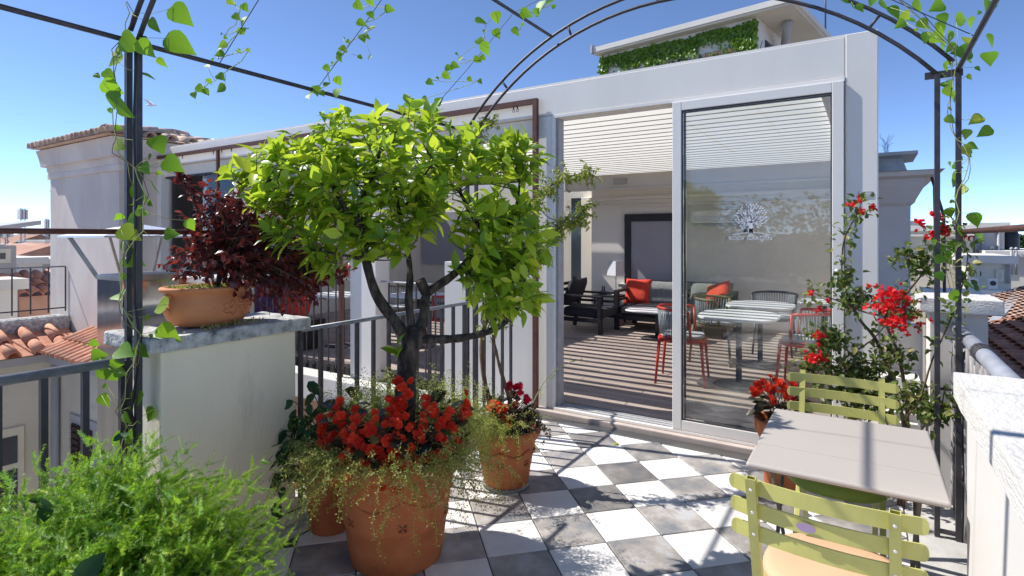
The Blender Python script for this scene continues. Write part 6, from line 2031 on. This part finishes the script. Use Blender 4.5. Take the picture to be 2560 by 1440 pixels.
building('grey slab block with flat roof beyond the tiled houses at left', -74, 21.8, -66, 24.6, 1.1, M['gwall2'], 'flat')
building('long tiled palazzo low on the left horizon', -100, 25, -88, 31, .6, M['gwall'], 'tile')
building('pale tower block on the left horizon beside the plaster tower', -156, 47.5, -146, 51.5, 2.7, M['gwall2'], 'flat', [('x', 47.8 + k * .9, 48.4 + k * .9, 1.6, 2.3) for k in range(4)])
building('low grey block on the far left horizon', -190, 53, -170, 58, 1.9, M['gwall2'], 'flat')
building('terracotta roofed block at the left edge of the horizon', -130, 35.5, -118, 38.5, 1.1, M['gwall'], 'tile')


def mast(label, x, y, z0, z1, w):
    t = thing('antenna_mast', label, 'antenna', (x, y, z0))
    for sx, sy in ((-1, -1), (1, -1), (1, 1), (-1, 1)):
        MB().bar((x + sx * w, y + sy * w, z0), (x + sx * w * .7, y + sy * w * .7, z1), w * .22).build('leg', M['metalroof'], t)
    n = 14
    for k in range(n):
        za = z0 + (z1 - z0) * k / n; zb_ = z0 + (z1 - z0) * (k + 1) / n
        s = 1 if k % 2 else -1
        MB().bar((x + s * w, y - w, za), (x - s * w, y - w, zb_), w * .16).build('brace', M['metalroof'], t)
        MB().bar((x + w, y + s * w, za), (x + w, y - s * w, zb_), w * .16).build('brace', M['metalroof'], t)
    for k in range(3):
        MB().box(x - w * 1.9, y - w * 1.9 + k * w * 1.4, z1 - (z1 - z0) * .16, x + w * 1.9, y - w * 1.2 + k * w * 1.4, z1 - (z1 - z0) * .02).build('panel_antenna', M['frame'], t)
    return t


mast('tall lattice radio mast rising from the left skyline', -60.0, 17.97, -2, 4.0, .16)
mast('slim antenna mast right beside the plaster tower', -45.0, 14.7, -2, 2.8, .07)
mast('antenna cluster at the very left edge of the skyline', -40.0, 11.1, -2, 2.2, .22)
ya = thing('yagi_antenna', 'small comb shaped television antenna sticking out left of the tower', 'antenna', (-11.6, 4.0, 2.3))
MB().tube([(-11.38, 4.2, 2.33), (-12.1, 4.0, 2.33)], .008, 6).build('boom', M['steel'], ya, True)
for k in range(7):
    p = Vector((-11.45, 4.18, 2.33)).lerp(Vector((-12.08, 4.0, 2.33)), k / 6)
    MB().tube([p + Vector((0, 0, -.04)), p + Vector((0, 0, .04))], .004, 5).build('element', M['steel'], ya, True)
MB().tube([(-11.9, 4.05, 2.33), (-11.9, 4.05, -.3)], .012, 6).build('pole', M['steel'], ya, True)

# right side city
r1b = building('cream apartment block beyond the bougainvillea at right', -.5, 22, 2.72, 27, 1.72, M['gwall'], 'flat', [('y', 1.62, 1.74, 1.0, 1.3), ('y', 2.2, 2.32, .6, 1.2)])
MB().box(-.6, 21.85, 1.55, 2.74, 21.995, 1.62).build('cornice', M['gwall2'], r1b)
MB().box(1.0, 21.9, 1.905, 1.45, 22.6, 2.05).build('skylight', M['metalroof'], r1b)
r2b = building('shaded pale block with downpipes attached to the cream apartment block', 2.8, 22.6, 3.55, 27, 1.80, M['trim'], 'flat', [('y', 3.2, 3.3, .9, 1.25)])  # the shade on this face is put into its grey wall colour
for x in (2.86, 3.02, 3.4):
    MB().tube([(x, 22.55, 1.7), (x, 22.55, -3)], .035, 8).build('downpipe', M['metalroof'], r2b, True)
tk = thing('water_tank', 'black round water tank on a stand beside the pale block at right', 'tank', (3.75, 23.5, .6))
MB().lathe([(0, .0), (.25, 0), (.26, .05), (.26, .75), (.2, .88), (0, .9)], (3.8, 23.5, .85), 18).build('tank', M['black'], tk, True)
for x in (3.6, 3.8, 4.0):
    MB().box(x - .02, 23.28, -.2, x + .02, 23.32, .849).build('leg', M['steel'], tk)
MB().box(3.5, 23.2, .35, 4.2, 23.25, .38).build('rail', M['steel'], tk)
rt = building('roof terrace building with air conditioners at right', 2.22, 18, 2.95, 21.0, .88, M['gwall'], 'flat', [('y', 2.3, 2.44, .48, .76), ('y', 2.66, 2.82, .44, .74)])
MB().box(2.1, 17.2, .14, 3.02, 17.99, .26).build('terrace_slab', M['gwall2'], rt)
MB().box(2.15, 17.35, -1.5, 2.95, 17.98, .138).build('terrace_wall', M['trim'], rt)
for k in range(5):
    MB().tube([(2.84 + k * .02, 17.95, .40), (2.84 + k * .02, 17.95, .86)], .008, 6).build('pipe', M['metalroof'], rt, True)
bx_ = building('cream stair house above the roof terrace at right', 3.05, 21.5, 5.6, 25.0, .95, M['gwall'], 'flat', [('y', 3.3, 3.5, .5, .75)])
for k, x in enumerate((3.50, 3.60, 3.92, 4.0, 4.08)):
    t = thing('flue_pipe', ['tall twin grey flue on the right stair house, left pipe', 'tall twin grey flue on the right stair house, right pipe', 'first of three grey flues at the right image edge', 'middle of three grey flues at the right image edge', 'last of three grey flues at the right image edge'][k], 'pipe', (x, 21.3, 0))
    MB().tube([(x, 21.3, .45), (x, 21.3, 1.18)], .035, 10).build('pipe', M['metalroof'], t, True)
    MB().lathe([(0, .06), (.02, .055), (.05, .015), (.05, 0), (0, 0)], (x, 21.3, 1.185), 12).build('hood', M['metalroof'], t, True)
for k, (x, z) in enumerate(((2.55, .27), (2.20, .27))):
    t = thing('condenser_unit', ['white condenser with round fan on the right roof terrace', 'white condenser at the left corner of the right roof terrace'][k], 'appliance', (x, 17.6, z))
    MB().box(x - .08, 17.55, z, x + .08, 17.7, z + .26).build('casing', M['frame'], t, bevel=.01)
    me = MB().lathe([(0, .004), (.05, .004), (.06, 0)], (0, 0, 0), 18).mesh('fan', M['steel'])
    add_obj('fan', me, t, Matrix.Translation((x, 17.546, z + .15)) @ Matrix.Rotation(R(90), 4, 'X'))
lowr = building('low pale rooftop below the cream apartment block', 1.2, 15.2, 2.05, 17.0, .12, M['gwall2'], 'flat', [('y', 1.5, 1.7, -.4, 0)])
hg = thing('roof_hedge', 'long clipped dark hedge on a roof terrace at the right horizon', 'hedge', (10, 40, -1))
MB().box(5.6, 40, -18, 30, 46, .84).build('terrace', M['gwall'], hg)
Ms = []
for k in range(4200):
    p = Vector((random.uniform(5.6, 16), 39.95 - random.random() * .25, random.uniform(.86, 1.68)))
    Ms.append(frame_mat(p, rvec().normalized(), rvec() - Vector((0, 1, 0)), random.uniform(.14, .24)))
joined('hedge_leaves', HEDGEL, Ms, M['hedge'], hg)
building('cream party wall under the long hedge at right', 4.2, 31, 9.5, 36, .82, M['gwall'], 'flat')

# distant city mass closing the horizon, and hills
mb = MB()
rng = random.Random(21)
for k in range(900):
    a = rng.uniform(0, 6.28); r = rng.uniform(230, 800)
    x = r * math.cos(a); y = r * math.sin(a); w = rng.uniform(6, 16); d = rng.uniform(6, 16)
    mb.box(x - w, y - d, -18, x + w, y + d, -18 + rng.uniform(12, 21.5))
mb.build('far_city', M['hill'], kind='stuff', label='grey mass of far city roofs along the horizon')

# behind the viewer: a leafy hedge that the door glass mirrors
bh = thing('rear_hedge', 'tall leafy hedge in planters at the back of the terrace', 'hedge', (-1.6, -5.4, 0))
MB().box(-3.9, -5.7, -.004, .6, -5.1, .5).build('planter', M['concrete'], bh)
Ms = []
for k in range(3200):
    p = Vector((random.uniform(-4.0, .7), -5.1 + random.uniform(-.5, .12), random.uniform(.45, 2.3) + .25 * math.sin(k * .7)))
    Ms.append(frame_mat(p, rvec().normalized(), rvec() + Vector((0, 1, 0)), random.uniform(.08, .13)))
joined('hedge_leaves', HEDGEL, Ms, M['hedge'], bh)

# gull high over the roofs
gu = thing('seagull', 'small white gull gliding in the blue sky near the left post', 'bird', (-21.5, 10.0, 6.2))
c = Vector((-21.54, 10.04, 6.23))
MB().tube([c - VR * .20 + VU * .02, c - VR * .1, c + VR * .06, c + VR * .17, c + VR * .22], [.005, .035, .045, .025, .004], 8).build('body', M['bird'], gu, True)
for s in (-1, 1):
    w0 = c + VU * .02; w1 = c + VF * s * .10 - VR * .14 + VU * .16; w2 = c + VF * s * .2 - VR * .30 + VU * .20
    MB().add([w0 - VR * .05, w1 - VR * .03, w2, w1 + VR * .07, w0 + VR * .07], [(0, 1, 3, 4), (1, 2, 3)]).build('wing', M['bird'], gu)
